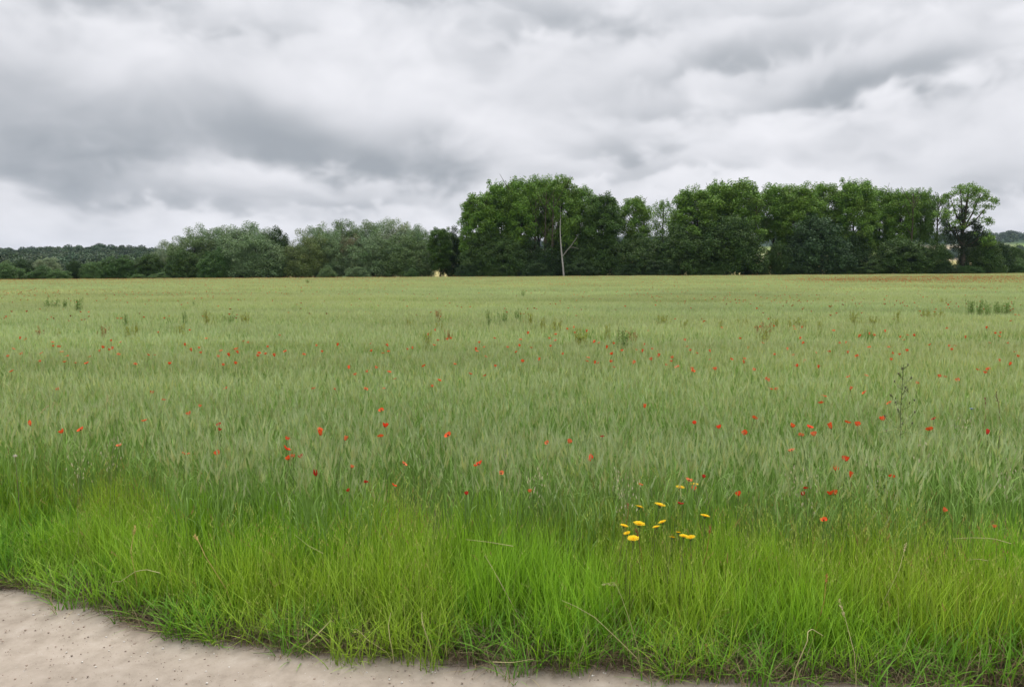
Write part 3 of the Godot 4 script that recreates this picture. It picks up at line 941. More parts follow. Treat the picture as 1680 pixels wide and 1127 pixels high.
func build_docks() -> void:
	var seed_colors := {"r": Color(0.45, 0.22, 0.08), "o": Color(0.40, 0.43, 0.07), "g": Color(0.21, 0.36, 0.08)}
	var words := {"r": "rust-brown", "o": "olive and rust", "g": "green"}
	var kinds := []
	for v in 4:
		var m: Array = dock_meshes(400 + v)
		var tinted := {}
		for t in seed_colors:
			var b := Builder.new()
			var from: Builder = m[1]
			b.v = from.v; b.n = from.n; b.ix = from.ix
			for c in from.c:
				b.c.append(seed_colors[t] * c)
			tinted[t] = b.mesh(mats.herb)
		kinds.append([m[0], tinted, m[2]])
	rng.seed = 77
	# px, py of the tuft's middle, width and height in the photograph, colour, words
	var list := [[720, 519, 16, 12, "r", "small dark rust-brown dock tuft alone below the yellow gap"], [670, 534, 12, 9, "o", "low olive dock tuft left of the two below the yellow gap"], [720, 537, 9, 12, "o", "narrow olive dock close in front of the dark rust-brown tuft"], [735, 553, 12, 14, "r", "rusty dock with a poppy at its foot, below the yellow gap"],
		[700, 562, 18, 18, "o", "loose yellow-green dock nearest the path of those below the yellow gap"], [803, 525, 12, 20, "g", "thin green stand at the left end of the row below the leftmost poplar"], [826, 523, 14, 20, "g", "faint upright green stems, second in the row below the highest poplar tops"], [850, 519, 12, 18, "g", "faint green stems with a rusty top, third in the row below the highest poplar tops"],
		[869, 529, 14, 22, "o", "tall narrow dock just left of the bushy one below the pale bare trunk"], [890, 537, 12, 18, "o", "small dock touching the bushy one on its left"], [912, 537, 22, 18, "o", "bushy olive dock directly below the pale bare trunk"], [953, 556, 26, 22, "o", "broad olive dock with rusty top, nearer the path than the bushy one"], [998, 548, 14, 20, "o", "upright rusty dock between the two broad tufts"],
		[1022, 561, 26, 26, "g", "largest leafy green dock tuft in the centre of the field"], [1038, 553, 14, 14, "r", "rusty spikes leaning against the largest green tuft"], [1088, 528, 22, 14, "o", "dense low olive tuft below the thin see-through tree"], [1122, 538, 15, 13, "o", "small olive tuft right of the dense low one"], [1184, 537, 10, 14, "o", "narrow dock with a poppy beside it, below the start of the second poplar group"],
		[1220, 530, 14, 12, "o", "pale yellow-olive tuft left of the wide poppy-covered clump"], [1252, 541, 26, 14, "r", "wide rusty clump with red poppies in it, below the sky gap"], [1272, 536, 16, 16, "o", "olive dock at the right end of the poppy-covered clump"], [1252, 558, 22, 14, "o", "yellow-olive dock in front of the poppy-covered clump"], [1298, 534, 18, 16, "o", "left half of the double olive tuft below the middle poplars"], [1314, 534, 18, 18, "o", "right and taller half of the double olive tuft below the middle poplars"],
		[1346, 538, 10, 12, "o", "little olive dock right of the double tuft"], [1400, 526, 16, 20, "o", "pointed yellow-olive dock below the flat-topped poplars"], [1412, 532, 10, 12, "o", "short olive dock at the foot of the pointed one"], [1432, 529, 18, 13, "o", "spreading olive tuft right of the pointed dock"], [1471, 522, 12, 14, "o", "single olive dock below the airy poplar stems"], [1520, 519, 18, 12, "o", "left part of the long yellow-olive tuft below the airy stems"], [1536, 518, 20, 13, "o", "right part of the long yellow-olive tuft below the airy stems"],
		[1546, 496, 14, 9, "o", "distant pale tuft behind the long yellow-olive one"], [1593, 507, 16, 22, "g", "tall green plants at the left end of the big green stand by the right edge"], [1607, 508, 16, 22, "g", "second green plant of the big stand by the right edge, bluish leaves"], [1622, 510, 18, 24, "g", "tallest green plant in the middle of the stand by the right edge"], [1638, 508, 16, 20, "g", "fourth green plant of the stand by the right edge"], [1655, 508, 18, 18, "g", "low rusty-topped plant at the right end of the big green stand"],
		[169, 547, 14, 10, "r", "small rust-brown dock below the wooded hill"], [215, 547, 14, 22, "o", "tall loose dock right of the small rust-brown one on the left"], [223, 541, 10, 12, "o", "short rusty dock touching the tall loose one on the left"], [295, 545, 16, 12, "o", "spread olive dock below the pale end willow"], [340, 524, 14, 18, "o", "olive dock left of a pair below the tallest grey willow"], [377, 525, 16, 14, "g", "low green plants between two docks below the tallest grey willow"],
		[402, 523, 16, 14, "o", "right-hand olive dock of the pair below the tallest grey willow"], [205, 529, 8, 18, "g", "thin dark green stalk standing left of the tall loose dock"], [302, 525, 8, 16, "g", "thin green stalk behind the spread olive dock"], [62, 548, 18, 9, "r", "low rusty dock near the left edge among red poppies"], [95, 549, 10, 9, "o", "tiny olive dock right of the low rusty one near the left edge"], [318, 501, 6, 8, "g", "distant dark green stalk below the pale end willow"],
		[858, 484, 8, 10, "g", "distant small green stem below the highest poplar tops"], [84, 500, 16, 16, "g", "faint green stand far out, left one of three below the wooded hill"], [105, 501, 16, 14, "g", "faint green stand far out, middle one of three below the wooded hill"], [128, 503, 16, 20, "g", "faint green stand far out, right one of three below the wooded hill"], [505, 463, 8, 6, "g", "tiny green bump on the far edge of the field below the yellowish willow"]]
	var n := 0
	for k in list:
		var foot: float = k[1] + k[3] * 0.5
		var p := hit(k[0], foot, 0.66)
		var g := ground(p.x, p.z)
		p = hit(k[0], foot, 0.66 + g)
		var d := -p.z
		var tall: float = 0.765 + k[3] * 0.95 / FOCAL * d
		var o := base("dock_plant", Vector3(p.x, g, p.z))
		var set: Array = kinds[n % 4]
		n += 1
		var wide: float = k[2] / FOCAL * d / 0.24
		wide = clampf(wide * 0.85, 0.4, 2.0)
		for i in 3:
			var c := part(["stems", "seed_spikes", "leaves"][i], set[i] if i != 1 else set[1][k[4]], o)
			c.scale = Vector3(wide, tall, wide)
			c.rotation.y = n * 2.1
		tag(o, k[5], "dock plant", "docks and weeds standing above the wheat")

func build_thistle() -> void:
	var foot := hit(1477, 742, 0.55)
	var top := at_depth(1475, 598, -foot.z)
	var o := base("tall_thistle", Vector3(foot.x, 0, foot.z))
	tag(o, "tall dark spiny thistle with short upward branches rising above the near wheat on the right", "thistle")
	var h := top.y
	var dark := Color(0.15, 0.18, 0.075)
	var b := Builder.new()
	b.tube(PackedVector3Array([Vector3.ZERO, Vector3(0.004, h * 0.4, 0), Vector3(-0.006, h * 0.75, 0), Vector3(0.0, h, 0)]), 0.0038, 0.0018, 6, dark)
	part("stem", b.mesh(mats.herb), o)
	for i in 17:
		var t := lerpf(0.5, 0.97, i / 16.0)
		var yaw := i * 2.4 + 0.3
		var reach := lerpf(0.13, 0.03, (t - 0.5) / 0.5)
		var from := Vector3(0, h * t, 0)
		var out := Vector3(cos(yaw), 0, sin(yaw) * 0.7)
		var br := Builder.new()
		var end := from + out * reach + Vector3(0, reach * 0.75, 0)
		br.tube(PackedVector3Array([from, from + out * reach * 0.55 + Vector3(0, reach * 0.25, 0), end]), 0.0018, 0.0009, 4, dark)
		var arm := part("branch", br.mesh(mats.herb), o)
		var bud := Builder.new()
		bud.ball(end + Vector3(0, 0.008, 0), Vector3(0.0045, 0.008, 0.0045), Color(0.13, 0.11, 0.08), 4, 6)
		for s in 6:
			bud.tri(end + unit() * 0.004, end + Vector3(0, 0.006, 0) + unit() * 0.02, end + unit() * 0.004, dark)
		part("bud", bud.mesh(mats.herb), arm)
		var lf := Builder.new()
		for s in 5:
			var q := from.lerp(end, s / 5.0)
			lf.blade(q, yaw + rnd(-1.2, 1.2), rnd(0.01, 0.05), rnd(0.015, 0.06), rnd(0, 0.5), 0.008, 3, dark * 1.3, dark * 1.8)
		part("leaves", lf.mesh(mats.herb), arm)

# a single dead or flowering grass stalk through points given by sight lines at one distance
func stalk(label: String, pts_px: Array, depth: float, thick: float, col: Color, ear := 0.0, called := "dry_grass_stalk") -> void:
	var pts := PackedVector3Array()
	var c := Curve3D.new()
	for i in pts_px.size():
		var p := at_depth(pts_px[i][0], pts_px[i][1], depth + 0.03 * i)
		if i > 0 and i < pts_px.size() - 1:
			var a := at_depth(pts_px[i - 1][0], pts_px[i - 1][1], depth)
			var d := at_depth(pts_px[i + 1][0], pts_px[i + 1][1], depth)
			c.add_point(p, (a - d) * 0.2, (d - a) * 0.2)
		else:
			c.add_point(p)
	for i in 13:
		pts.append(c.sample_baked(c.get_baked_length() * i / 12.0))
	var foot := Vector3(pts[0].x, 0, pts[0].z)
	for i in pts.size():
		pts[i] -= foot
	var full := PackedVector3Array()
	var down := (pts[0] - pts[3]).normalized()
	if pts[0].y > 0.03 and down.y < -0.35:                   # it grows from the ground
		var reach := pts[0].y / -down.y
		full.append(Vector3(pts[0].x + down.x * reach * 0.6, 0, pts[0].z - 0.01))
		full.append(pts[0] + Vector3(down.x * reach * 0.42, -pts[0].y * 0.5, -0.004))
	full.append_array(pts)
	var o := base(called, foot)
	var b := Builder.new()
	b.tube(full, thick * 0.72, thick * 0.36, 4, col)
	part("stem", b.mesh(mats.herb), o)
	if ear > 0.0:
		var e := Builder.new()
		var span := pts[12] - pts[8]
		for i in 34:
			var q := pts[8].lerp(pts[12], rng.randf()) + unit() * thick
			var s := (span.normalized() + unit() * 0.8).normalized()
			var w := s.cross(unit()).normalized() * 0.0022
			e.quad(q, q + s * ear * 0.4 + w, q + s * ear, q + s * ear * 0.4 - w, col * rnd(0.85, 1.2))
		part("ear", e.mesh(mats.herb), o)
	tag(o, label, "grass stalk", "single stalks that stand out of the verge")

func build_stalks() -> void:
	var straw := Color(0.46, 0.40, 0.2)
	var gold := Color(0.5, 0.36, 0.13)
	var olive := Color(0.36, 0.38, 0.14)
	var f := func(px): return -edge(at_depth(px, 1000, 4.0).x) - 0.12
	stalk("thick pale broken straw leaning right at the foot of the grass", [[520, 1041], [531, 1030], [542, 1018]], f.call(531), 0.0035, straw)
	stalk("thin straw arching over the path's edge right of the broken straw", [[603, 1050], [592, 1038], [584, 1032], [577, 1033]], f.call(590), 0.002, straw)
	stalk("pale upright curved straw blade near the foot of the verge", [[639, 1046], [637, 1025], [641, 1005]], f.call(639), 0.003, straw)
	stalk("short pale straw stub right of the curved straw blade", [[693, 1024], [692, 1014], [692, 1004]], f.call(692), 0.003, straw)
	stalk("hooked pale straw bent over like a hairpin, right half of the verge foot", [[1325, 1052], [1326, 1036], [1333, 1032], [1351, 1043]], f.call(1335), 0.0035, straw)
	stalk("short thick straw stub below the hooked straw", [[1369, 1062], [1371, 1071], [1372, 1078]], f.call(1370), 0.003, straw)
	stalk("long pale spike rising left from the verge foot, right of the hooked straw", [[1402, 1070], [1394, 1040], [1386, 1010], [1378, 985]], f.call(1390), 0.0026, straw, 0.012)
	stalk("long straw slanting down to the right in the middle of the verge", [[1010, 1045], [975, 1012], [945, 995], [922, 985]], f.call(965), 0.002, straw)
	stalk("stalk with its ear bent sideways to the left, above the slanting straw", [[1032, 1014], [1020, 980], [1009, 955], [990, 958]], f.call(1010), 0.0022, olive, 0.012)
	stalk("pale dry leaf tip slanting left of the yellow flowers", [[822, 958], [808, 932], [795, 911]], 3.75, 0.0026, straw)
	stalk("long pale stalk lying almost level on top of the verge, left of the yellow flowers", [[842, 896], [800, 889], [764, 885]], 3.9, 0.002, straw)
	stalk("long pale stalk lying almost level on top of the verge at the right", [[1660, 892], [1632, 884], [1598, 882], [1563, 884]], 3.9, 0.0024, straw)
	stalk("short pale level stalk below the long level one at the right", [[1622, 920], [1605, 917], [1588, 919]], 3.75, 0.002, straw)
	stalk("orange-brown flowering spike upright in the right verge", [[1352, 990], [1355, 965], [1357, 943]], 3.6, 0.0024, Color(0.42, 0.22, 0.07), 0.01)
	stalk("straw curled into a loop over the path at the left", [[262, 940], [238, 934], [220, 938], [196, 955], [185, 953], [181, 960], [186, 970], [193, 968]], f.call(210) - 0.02, 0.0022, Color(0.5, 0.45, 0.22))
	stalk("golden ear standing upright in the left verge", [[214, 905], [216, 890], [221, 865]], 4.15, 0.0026, gold, 0.014)
	stalk("small golden ear leaning right of the upright golden one", [[336, 912], [326, 890], [319, 878]], 4.0, 0.0024, gold, 0.012)
	stalk("bleached stalk standing near the right end of the verge", [[1476, 935], [1482, 912], [1487, 893]], 3.7, 0.0024, straw, 0.01)
	stalk("thin olive stalk crossing the verge from upper left, left of centre", [[530, 908], [505, 895], [482, 876]], 3.9, 0.002, olive)
	stalk("cream ear drooping right at the left edge of the wheat", [[48, 712], [58, 690], [68, 674], [78, 666]], 5.6, 0.0024, straw, 0.016)
	stalk("cream ear close behind the drooping one at the left edge", [[74, 715], [80, 685], [88, 659]], 5.7, 0.0022, straw, 0.012)
	stalk("thin white stalk upright in the wheat, left quarter", [[172, 690], [174, 668], [176, 648]], 5.8, 0.002, straw, 0.01)
	stalk("pale arching stalk over the wheat left of the centre", [[676, 700], [668, 678], [655, 662]], 5.6, 0.0018, straw)
	stalk("long bleached stalk curving down to the right among the right-hand wheat", [[1380, 800], [1362, 790], [1372, 806], [1380, 830]], 4.6, 0.0018, straw)
	stalk("bent olive stalk with hanging flowers in front of the tall thistle", [[1440, 710], [1470, 704], [1500, 708], [1528, 722]], 5.0, 0.0022, olive, 0.014)
	stalk("dark reddish dock spike leaning in the wheat right of the tall thistle", [[1642, 700], [1640, 670], [1635, 642]], 5.9, 0.0045, Color(0.16, 0.1, 0.05), 0.012)
	stalk("thin reddish spike left of the dark dock spike", [[1617, 690], [1618, 670], [1617, 652]], 5.9, 0.003, Color(0.26, 0.12, 0.08), 0.01)
	stalk("rusty sorrel spike between the yellow flowers and the set-apart one", [[1160, 905], [1163, 885], [1166, 862]], 3.95, 0.0024, Color(0.3, 0.12, 0.05), 0.012)
	stalk("rusty sorrel spike leaning behind the biggest yellow flower", [[1052, 905], [1048, 888], [1044, 868]], 3.95, 0.002, Color(0.3, 0.12, 0.05), 0.01)
	stalk("second rusty sorrel spike just above the set-apart yellow flower", [[1030, 850], [1031, 838], [1030, 826]], 4.2, 0.0024, Color(0.3, 0.12, 0.05), 0.01)
	stalk("straw lying along the path edge at the left", [[243, 1034], [262, 1036], [278, 1039]], f.call(260) + -0.03, 0.003, straw)
	stalk("straw lying on the path edge right of the middle", [[808, 1086], [840, 1087], [876, 1081]], f.call(840) - 0.06, 0.0026, straw)
	# nodding panicles of wild oat
	var list := [[1300, 778, "pale feathery oat panicle in the near wheat below the flat-topped poplars"], [1312, 788, "second feathery oat panicle, just right of the first pale one"], [1016, 772, "buff oat panicle standing upright below the loose light poplar"], [1024, 790, "small whitish oat panicle in front of the buff upright one"], [1655, 770, "pale oat panicle near the right edge of the wheat"], [188, 662, "wide loose oat panicle over the wheat on the left"], [150, 682, "drooping oat panicle left of the wide loose one"],
		[820, 745, "thin oat panicle among the wheat below the leftmost poplar"], [882, 780, "greyish oat panicle at the wheat's rim, left of centre"], [1438, 765, "greenish oat panicle right of the biggest poppy"], [1527, 728, "hanging oat panicle right of the tall thistle's foot"], [172, 730, "grey oat panicle near the wheat's rim on the left"], [120, 740, "leftmost grey oat panicle at the wheat's rim"], [1580, 690, "pale oat panicle in the wheat between thistle and right edge"]]
	for k in list:
		var p := hit(k[0], k[1], 0.74 if k[1] < 745 else 0.66)
		var o := base("oat_panicle", Vector3(p.x, 0, p.z))
		var b := Builder.new()
		var e := Builder.new()
		var lean := rnd(-0.08, 0.08)
		var top := Vector3(lean, p.y + 0.05, 0)
		b.tube(PackedVector3Array([Vector3.ZERO, Vector3(lean * 0.2, p.y * 0.5, 0), top]), 0.0016, 0.0009, 3, Color(0.3, 0.32, 0.15))
		for i in 26:
			var t := rnd(0.72, 1.0)
			var from := Vector3(lean * t * t, top.y * t, 0)
			var end := from + Vector3(rnd(-0.06, 0.06), rnd(-0.03, 0.03), rnd(-0.05, 0.05))
			b.tri(from, end, from + Vector3(0, 0.001, 0.001), Color(0.4, 0.4, 0.22))
			var s := Vector3(rnd(-0.006, 0.006), -0.02, rnd(-0.006, 0.006))
			var w := Vector3(0.0028, 0, 0.0015)
			e.quad(end, end + s * 0.45 + w, end + s, end + s * 0.45 - w, Color(0.56, 0.5, 0.32) * rnd(0.8, 1.15))
		part("stem", b.mesh(mats.herb), o)
		part("spikelets", e.mesh(mats.herb), o)
		tag(o, k[2], "oat panicle", "wild oats above the wheat")
	# two small single blooms
	var cf := hit(1595, 670, 0.72)
	var o2 := base("cornflower", Vector3(cf.x, 0, cf.z))
	var st := Builder.new()
	st.tube(PackedVector3Array([Vector3.ZERO, Vector3(0.01, 0.4, 0), Vector3(0, 0.71, 0)]), 0.002, 0.0015, 4, Color(0.1, 0.15, 0.06))
	part("stem", st.mesh(mats.herb), o2)
	var bl := Builder.new()
	for i in 10:
		var g := TAU * i / 10.0
		bl.blade(Vector3(0, 0.71, 0), g, 0.018, 0.02, 0.3, 0.011, 2, Color(0.2, 0.22, 0.42), Color(0.34, 0.38, 0.6))
	part("flower", bl.mesh(mats.herb), o2)
	tag(o2, "small pale blue cornflower in the wheat right of the tall thistle", "cornflower")
	var sp := hit(24, 747, 0.66)
	var o3 := base("seed_head", Vector3(sp.x, 0, sp.z))
	var ss := Builder.new()
	ss.tube(PackedVector3Array([Vector3.ZERO, Vector3(0.01, 0.33, 0), Vector3(0, 0.65, 0)]), 0.0022, 0.0016, 4, Color(0.16, 0.13, 0.08))
	part("stem", ss.mesh(mats.herb), o3)
	var tuft := Builder.new()
	for i in 90:
		var d := unit()
		d.y = absf(d.y)
		var w := d.cross(unit()).normalized() * 0.0012
		tuft.tri(Vector3(0, 0.65, 0) - w, Vector3(0, 0.655, 0) + d * 0.016, Vector3(0, 0.65, 0) + w, Color(0.72, 0.66, 0.58))
	part("tuft", tuft.mesh(mats.herb), o3)
	tag(o3, "fluffy whitish seed head at the left edge where verge meets wheat", "seed head")


# ---------------------------------------------------------------- the trees beyond the field
func build_trees() -> void:
	material("bark", lin(0.085, 0.07, 0.05), 0.95, 0.0, 0.2)
	material("pale_bark", lin(0.29, 0.27, 0.235), 0.9, 0.0, 0.2)
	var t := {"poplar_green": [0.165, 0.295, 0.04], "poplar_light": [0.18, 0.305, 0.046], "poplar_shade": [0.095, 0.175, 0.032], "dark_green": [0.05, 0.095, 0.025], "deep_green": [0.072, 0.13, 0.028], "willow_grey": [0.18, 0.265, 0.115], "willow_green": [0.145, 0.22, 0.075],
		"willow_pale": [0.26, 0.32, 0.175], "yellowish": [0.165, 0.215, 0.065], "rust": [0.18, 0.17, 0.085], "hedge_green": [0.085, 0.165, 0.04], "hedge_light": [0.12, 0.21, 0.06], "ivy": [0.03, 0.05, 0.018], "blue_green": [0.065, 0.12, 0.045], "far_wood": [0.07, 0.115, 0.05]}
	for k in t:
		material(k, lin(t[k][0], t[k][1], t[k][2]), 0.6, 0.4, 0.35)
	rng.seed = 5
	crowns.poplar = [crown_poplar(0.27, 132, 0.3, 1.0).mesh(mats.poplar_green), crown_poplar(0.32, 122, -0.5, 0.95).mesh(mats.poplar_green), crown_poplar(0.22, 138, 0.0, 1.05).mesh(mats.poplar_green), crown_poplar(0.42, 102, 0.7, 0.9).mesh(mats.poplar_green), crown_poplar(0.3, 112, -0.2, 0.9).mesh(mats.poplar_green), crown_poplar(0.36, 62, 0.4, 0.5).mesh(mats.poplar_green)]
	crowns.willow = []
	for k in 5:
		crowns.willow.append(crown_willow(k * 1.3, 0.34, 120 + 8 * k).mesh(mats.willow_grey))
	crowns.round = []
	for k in 4:
		crowns.round.append(crown_willow(20.0 + k * 1.9, 0.6, 105 + 9 * k).mesh(mats.deep_green))
	for k in 4:
		trunks.append(trunk_mesh(20.0, 0.26 + 0.03 * k, rnd(-0.8, 0.8), 7, mats.bark))
	var g1 := "tall poplars beyond the field"
	var list := [
		# first group of poplars
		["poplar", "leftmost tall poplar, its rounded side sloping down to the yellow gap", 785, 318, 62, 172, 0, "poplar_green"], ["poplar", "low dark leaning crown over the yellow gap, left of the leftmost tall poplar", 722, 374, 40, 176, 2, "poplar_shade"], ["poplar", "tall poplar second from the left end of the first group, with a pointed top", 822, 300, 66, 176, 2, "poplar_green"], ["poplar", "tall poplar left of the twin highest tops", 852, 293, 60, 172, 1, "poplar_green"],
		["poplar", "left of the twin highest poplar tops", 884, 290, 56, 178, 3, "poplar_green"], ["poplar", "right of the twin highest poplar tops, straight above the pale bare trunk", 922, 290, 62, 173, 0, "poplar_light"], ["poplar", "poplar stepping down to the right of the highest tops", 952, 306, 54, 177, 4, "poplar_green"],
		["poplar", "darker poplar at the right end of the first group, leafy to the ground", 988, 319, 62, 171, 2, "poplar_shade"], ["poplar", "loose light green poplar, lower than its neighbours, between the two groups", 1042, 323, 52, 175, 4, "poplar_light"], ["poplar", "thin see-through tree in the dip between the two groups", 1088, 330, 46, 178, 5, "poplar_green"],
		# second group
		["poplar", "poplar at the left shoulder of the second group", 1143, 309, 76, 172, 2, "poplar_light"], ["poplar", "poplar rising behind the left shoulder of the second group", 1178, 300, 56, 178, 0, "poplar_green"], ["poplar", "highest poplar of the second group, left of the sky gap", 1214, 296, 76, 173, 1, "poplar_light"],
		["poplar", "first poplar right of the sky gap, with stems showing low down", 1272, 304, 62, 176, 3, "poplar_green"], ["poplar", "second poplar right of the sky gap", 1312, 303, 66, 172, 0, "poplar_light"], ["poplar", "third poplar right of the sky gap, under a level top", 1352, 301, 62, 177, 4, "poplar_light"],
		["poplar", "poplar with a small knob on its top, middle of the level row", 1404, 296, 66, 173, 2, "poplar_light"], ["poplar", "poplar where the level row begins to fall to the right", 1444, 309, 56, 178, 1, "poplar_green"], ["poplar", "airy poplar with bare stems below, left of two", 1480, 312, 50, 174, 3, "poplar_green"],
		["poplar", "airy poplar with bare stems below, right of two", 1513, 311, 44, 177, 3, "poplar_green"], ["poplar", "narrow brownish thin poplar just left of the ivy-hung tree", 1541, 320, 36, 172, 5, "poplar_shade"]]
	for k in list:
		tree("poplar_tree", k[1], "tree", g1, k[2], k[3], k[4], k[5], k[0], k[6], k[7])
	var g2 := "willows left of the poplars"
	var willows := [["pale slim willow at the left end of the willow belt, against the hill", 279, 394, 44, 196, 0, "willow_pale"], ["grey-green willow on the rising left shoulder of the belt", 318, 380, 66, 188, 1, "willow_green"], ["grey willow right of the shoulder, second highest on the left", 352, 371, 62, 192, 2, "willow_grey"], ["tallest grey willow of the left half of the belt", 396, 365, 74, 190, 3, "willow_grey"], ["front grey willow whose billows reach the field below the tallest one", 418, 384, 84, 180, 4, "willow_grey"],
		["grey-green willow behind the dark tree's left side", 438, 374, 48, 194, 0, "willow_green"], ["yellowish willow to the right of the dark tree", 507, 384, 62, 180, 1, "yellowish"], ["grey willow peeping over the yellowish one", 522, 370, 54, 192, 2, "willow_grey"], ["silvery willow between the yellowish and the rust-tinged ones", 545, 379, 56, 182, 3, "willow_grey"], ["greener willow at the back with a knobbed top", 564, 362, 58, 194, 4, "willow_green"],
		["narrow rust-tinged willow with dying branches", 576, 384, 34, 181, 0, "rust"], ["broad front willow in the middle of the right half of the belt", 612, 384, 78, 180, 1, "willow_grey"], ["back willow with a round top right of the knobbed one", 612, 362, 62, 193, 2, "willow_grey"], ["highest pale willow of the right half of the belt", 656, 360, 64, 190, 3, "willow_pale"], ["green-tinted front willow low under the highest pale one", 660, 386, 66, 179, 4, "willow_green"],
		["last grey willow before the yellow gap", 684, 368, 40, 184, 0, "willow_grey"]]
	for k in willows:
		tree("willow_tree", k[0], "tree", g2, k[1], k[2], k[3], k[4], "willow", k[5], k[6])
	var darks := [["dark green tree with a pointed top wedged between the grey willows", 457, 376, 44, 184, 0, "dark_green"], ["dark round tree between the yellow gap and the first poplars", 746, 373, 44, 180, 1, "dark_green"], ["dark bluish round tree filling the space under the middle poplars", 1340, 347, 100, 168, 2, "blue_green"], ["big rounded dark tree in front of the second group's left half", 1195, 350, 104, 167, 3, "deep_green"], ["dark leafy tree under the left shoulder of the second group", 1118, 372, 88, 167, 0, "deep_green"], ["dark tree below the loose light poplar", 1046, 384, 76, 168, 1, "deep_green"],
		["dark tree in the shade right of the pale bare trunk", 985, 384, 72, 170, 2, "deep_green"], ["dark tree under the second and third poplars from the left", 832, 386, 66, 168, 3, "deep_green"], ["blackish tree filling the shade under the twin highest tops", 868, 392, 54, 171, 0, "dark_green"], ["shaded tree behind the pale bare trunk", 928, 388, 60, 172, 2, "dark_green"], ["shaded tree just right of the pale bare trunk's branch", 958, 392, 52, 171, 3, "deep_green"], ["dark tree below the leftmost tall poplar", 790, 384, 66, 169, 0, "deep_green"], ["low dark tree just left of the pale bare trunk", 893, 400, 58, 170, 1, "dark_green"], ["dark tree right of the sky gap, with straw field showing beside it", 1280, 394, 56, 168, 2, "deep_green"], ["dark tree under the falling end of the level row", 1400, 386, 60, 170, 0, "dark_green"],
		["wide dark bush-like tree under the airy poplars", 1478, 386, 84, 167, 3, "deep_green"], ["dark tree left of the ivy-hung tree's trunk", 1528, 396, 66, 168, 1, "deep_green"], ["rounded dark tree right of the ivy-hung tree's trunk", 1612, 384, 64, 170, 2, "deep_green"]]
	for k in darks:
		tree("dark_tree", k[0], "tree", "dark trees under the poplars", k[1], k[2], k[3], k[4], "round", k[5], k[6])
	var hedge := [["bright green bush at the far left corner of the field", 12, 432, 48, 176, 0, "hedge_light"], ["pale greyish bush behind the far left corner", 14, 427, 44, 190, 1, "willow_green"], ["dark upright bush left of the pale grey sallow", 36, 423, 40, 186, 2, "dark_green"], ["pale grey sallow bush under the hill", 76, 420, 44, 188, 3, "willow_pale"], ["rounded green bush in front of the pale grey sallow", 70, 436, 48, 176, 0, "hedge_green"], ["small bright bush filling the hedge between the sallow and the dark bush", 96, 441, 34, 174, 1, "hedge_light"],
		["darkest bush of the left hedge", 122, 424, 30, 178, 2, "dark_green"], ["soft light green bush right of the darkest one", 150, 427, 34, 177, 3, "hedge_light"], ["round green bush in the middle of the left hedge", 178, 422, 44, 180, 0, "hedge_green"], ["taller round green bush beside the one in the middle of the left hedge", 203, 419, 42, 182, 1, "hedge_green"], ["small bright low bush under the hill's right end", 226, 448, 24, 174, 2, "hedge_light"], ["dark green tree at the right end of the hill", 245, 413, 46, 184, 3, "deep_green"], ["low bright bush at the foot of the pale end willow", 262, 446, 34, 174, 0, "hedge_light"],
		["green leafy tree in front of the grey-green left willows", 355, 406, 54, 176, 1, "hedge_green"], ["dark green leafy tree below the pale end willow", 298, 408, 54, 178, 2, "deep_green"], ["small silvery bush at the field edge below the rust-tinged willow", 586, 436, 40, 172, 3, "willow_grey"], ["small green bush at the foot of the last willows", 676, 440, 24, 172, 0, "hedge_green"], ["small grey bush at the foot of the yellowish willow", 537, 436, 28, 172, 1, "willow_green"],
		["dark bush right of the ivy-hung tree, leftmost of the right-end row", 1640, 394, 44, 172, 2, "dark_green"], ["green bush near the right end of the tree belt", 1662, 400, 40, 176, 3, "deep_green"], ["light low bush beside the last dark bushes at the right edge", 1676, 424, 36, 170, 0, "hedge_light"], ["small pointed pale green bush at the foot of the right-end row", 1636, 428, 22, 167, 1, "hedge_light"], ["bush just outside the right-end row", 1706, 410, 60, 174, 2, "deep_green"], ["low green bush at the verge under the ivy-hung tree", 1588, 434, 46, 166, 3, "hedge_green"],
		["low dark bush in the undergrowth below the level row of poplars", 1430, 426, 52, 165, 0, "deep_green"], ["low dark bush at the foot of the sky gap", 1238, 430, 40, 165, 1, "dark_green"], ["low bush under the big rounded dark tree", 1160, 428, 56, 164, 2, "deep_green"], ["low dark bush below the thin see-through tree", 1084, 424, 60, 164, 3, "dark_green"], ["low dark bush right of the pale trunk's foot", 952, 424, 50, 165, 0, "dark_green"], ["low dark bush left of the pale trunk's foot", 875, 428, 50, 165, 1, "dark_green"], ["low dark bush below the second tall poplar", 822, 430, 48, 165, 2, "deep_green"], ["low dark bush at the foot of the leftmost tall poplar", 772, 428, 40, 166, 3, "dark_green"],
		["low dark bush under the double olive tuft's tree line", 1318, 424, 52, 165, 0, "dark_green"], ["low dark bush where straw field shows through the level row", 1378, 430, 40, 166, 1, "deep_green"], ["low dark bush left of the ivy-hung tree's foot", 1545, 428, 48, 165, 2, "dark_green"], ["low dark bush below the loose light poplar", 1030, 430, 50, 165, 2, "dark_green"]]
	for k in hedge:
		tree("bush", k[0], "bush", "bushes along the far edge of the field", k[1], k[2], k[3], k[4], "round", k[5], k[6])
	# extra bare stems that show in the gaps of the first group
	for k in [[905, 345, 169, "thin dark tree stem seen against the sky left of the pale bare trunk"], [893, 340, 170, "second thin dark stem left of the pale bare trunk"], [878, 350, 171, "third thin dark stem, under the left twin top"], [1498, 345, 171, "dark stem under the airy poplars, right one"], [1240, 350, 170, "dark leaning stem standing in the sky gap"]]:
		var p := at_depth(k[0], k[1], k[2])
		var o := base("bare_stem", Vector3(p.x, ground(p.x, p.z), p.z))
		var m := part("trunk", trunks[int(k[0]) % 4], o)
		m.scale = Vector3(0.75, (p.y + 3.0) / 20.0, 0.75)
		tag(o, k[3], "tree", "bare stems among the poplars")
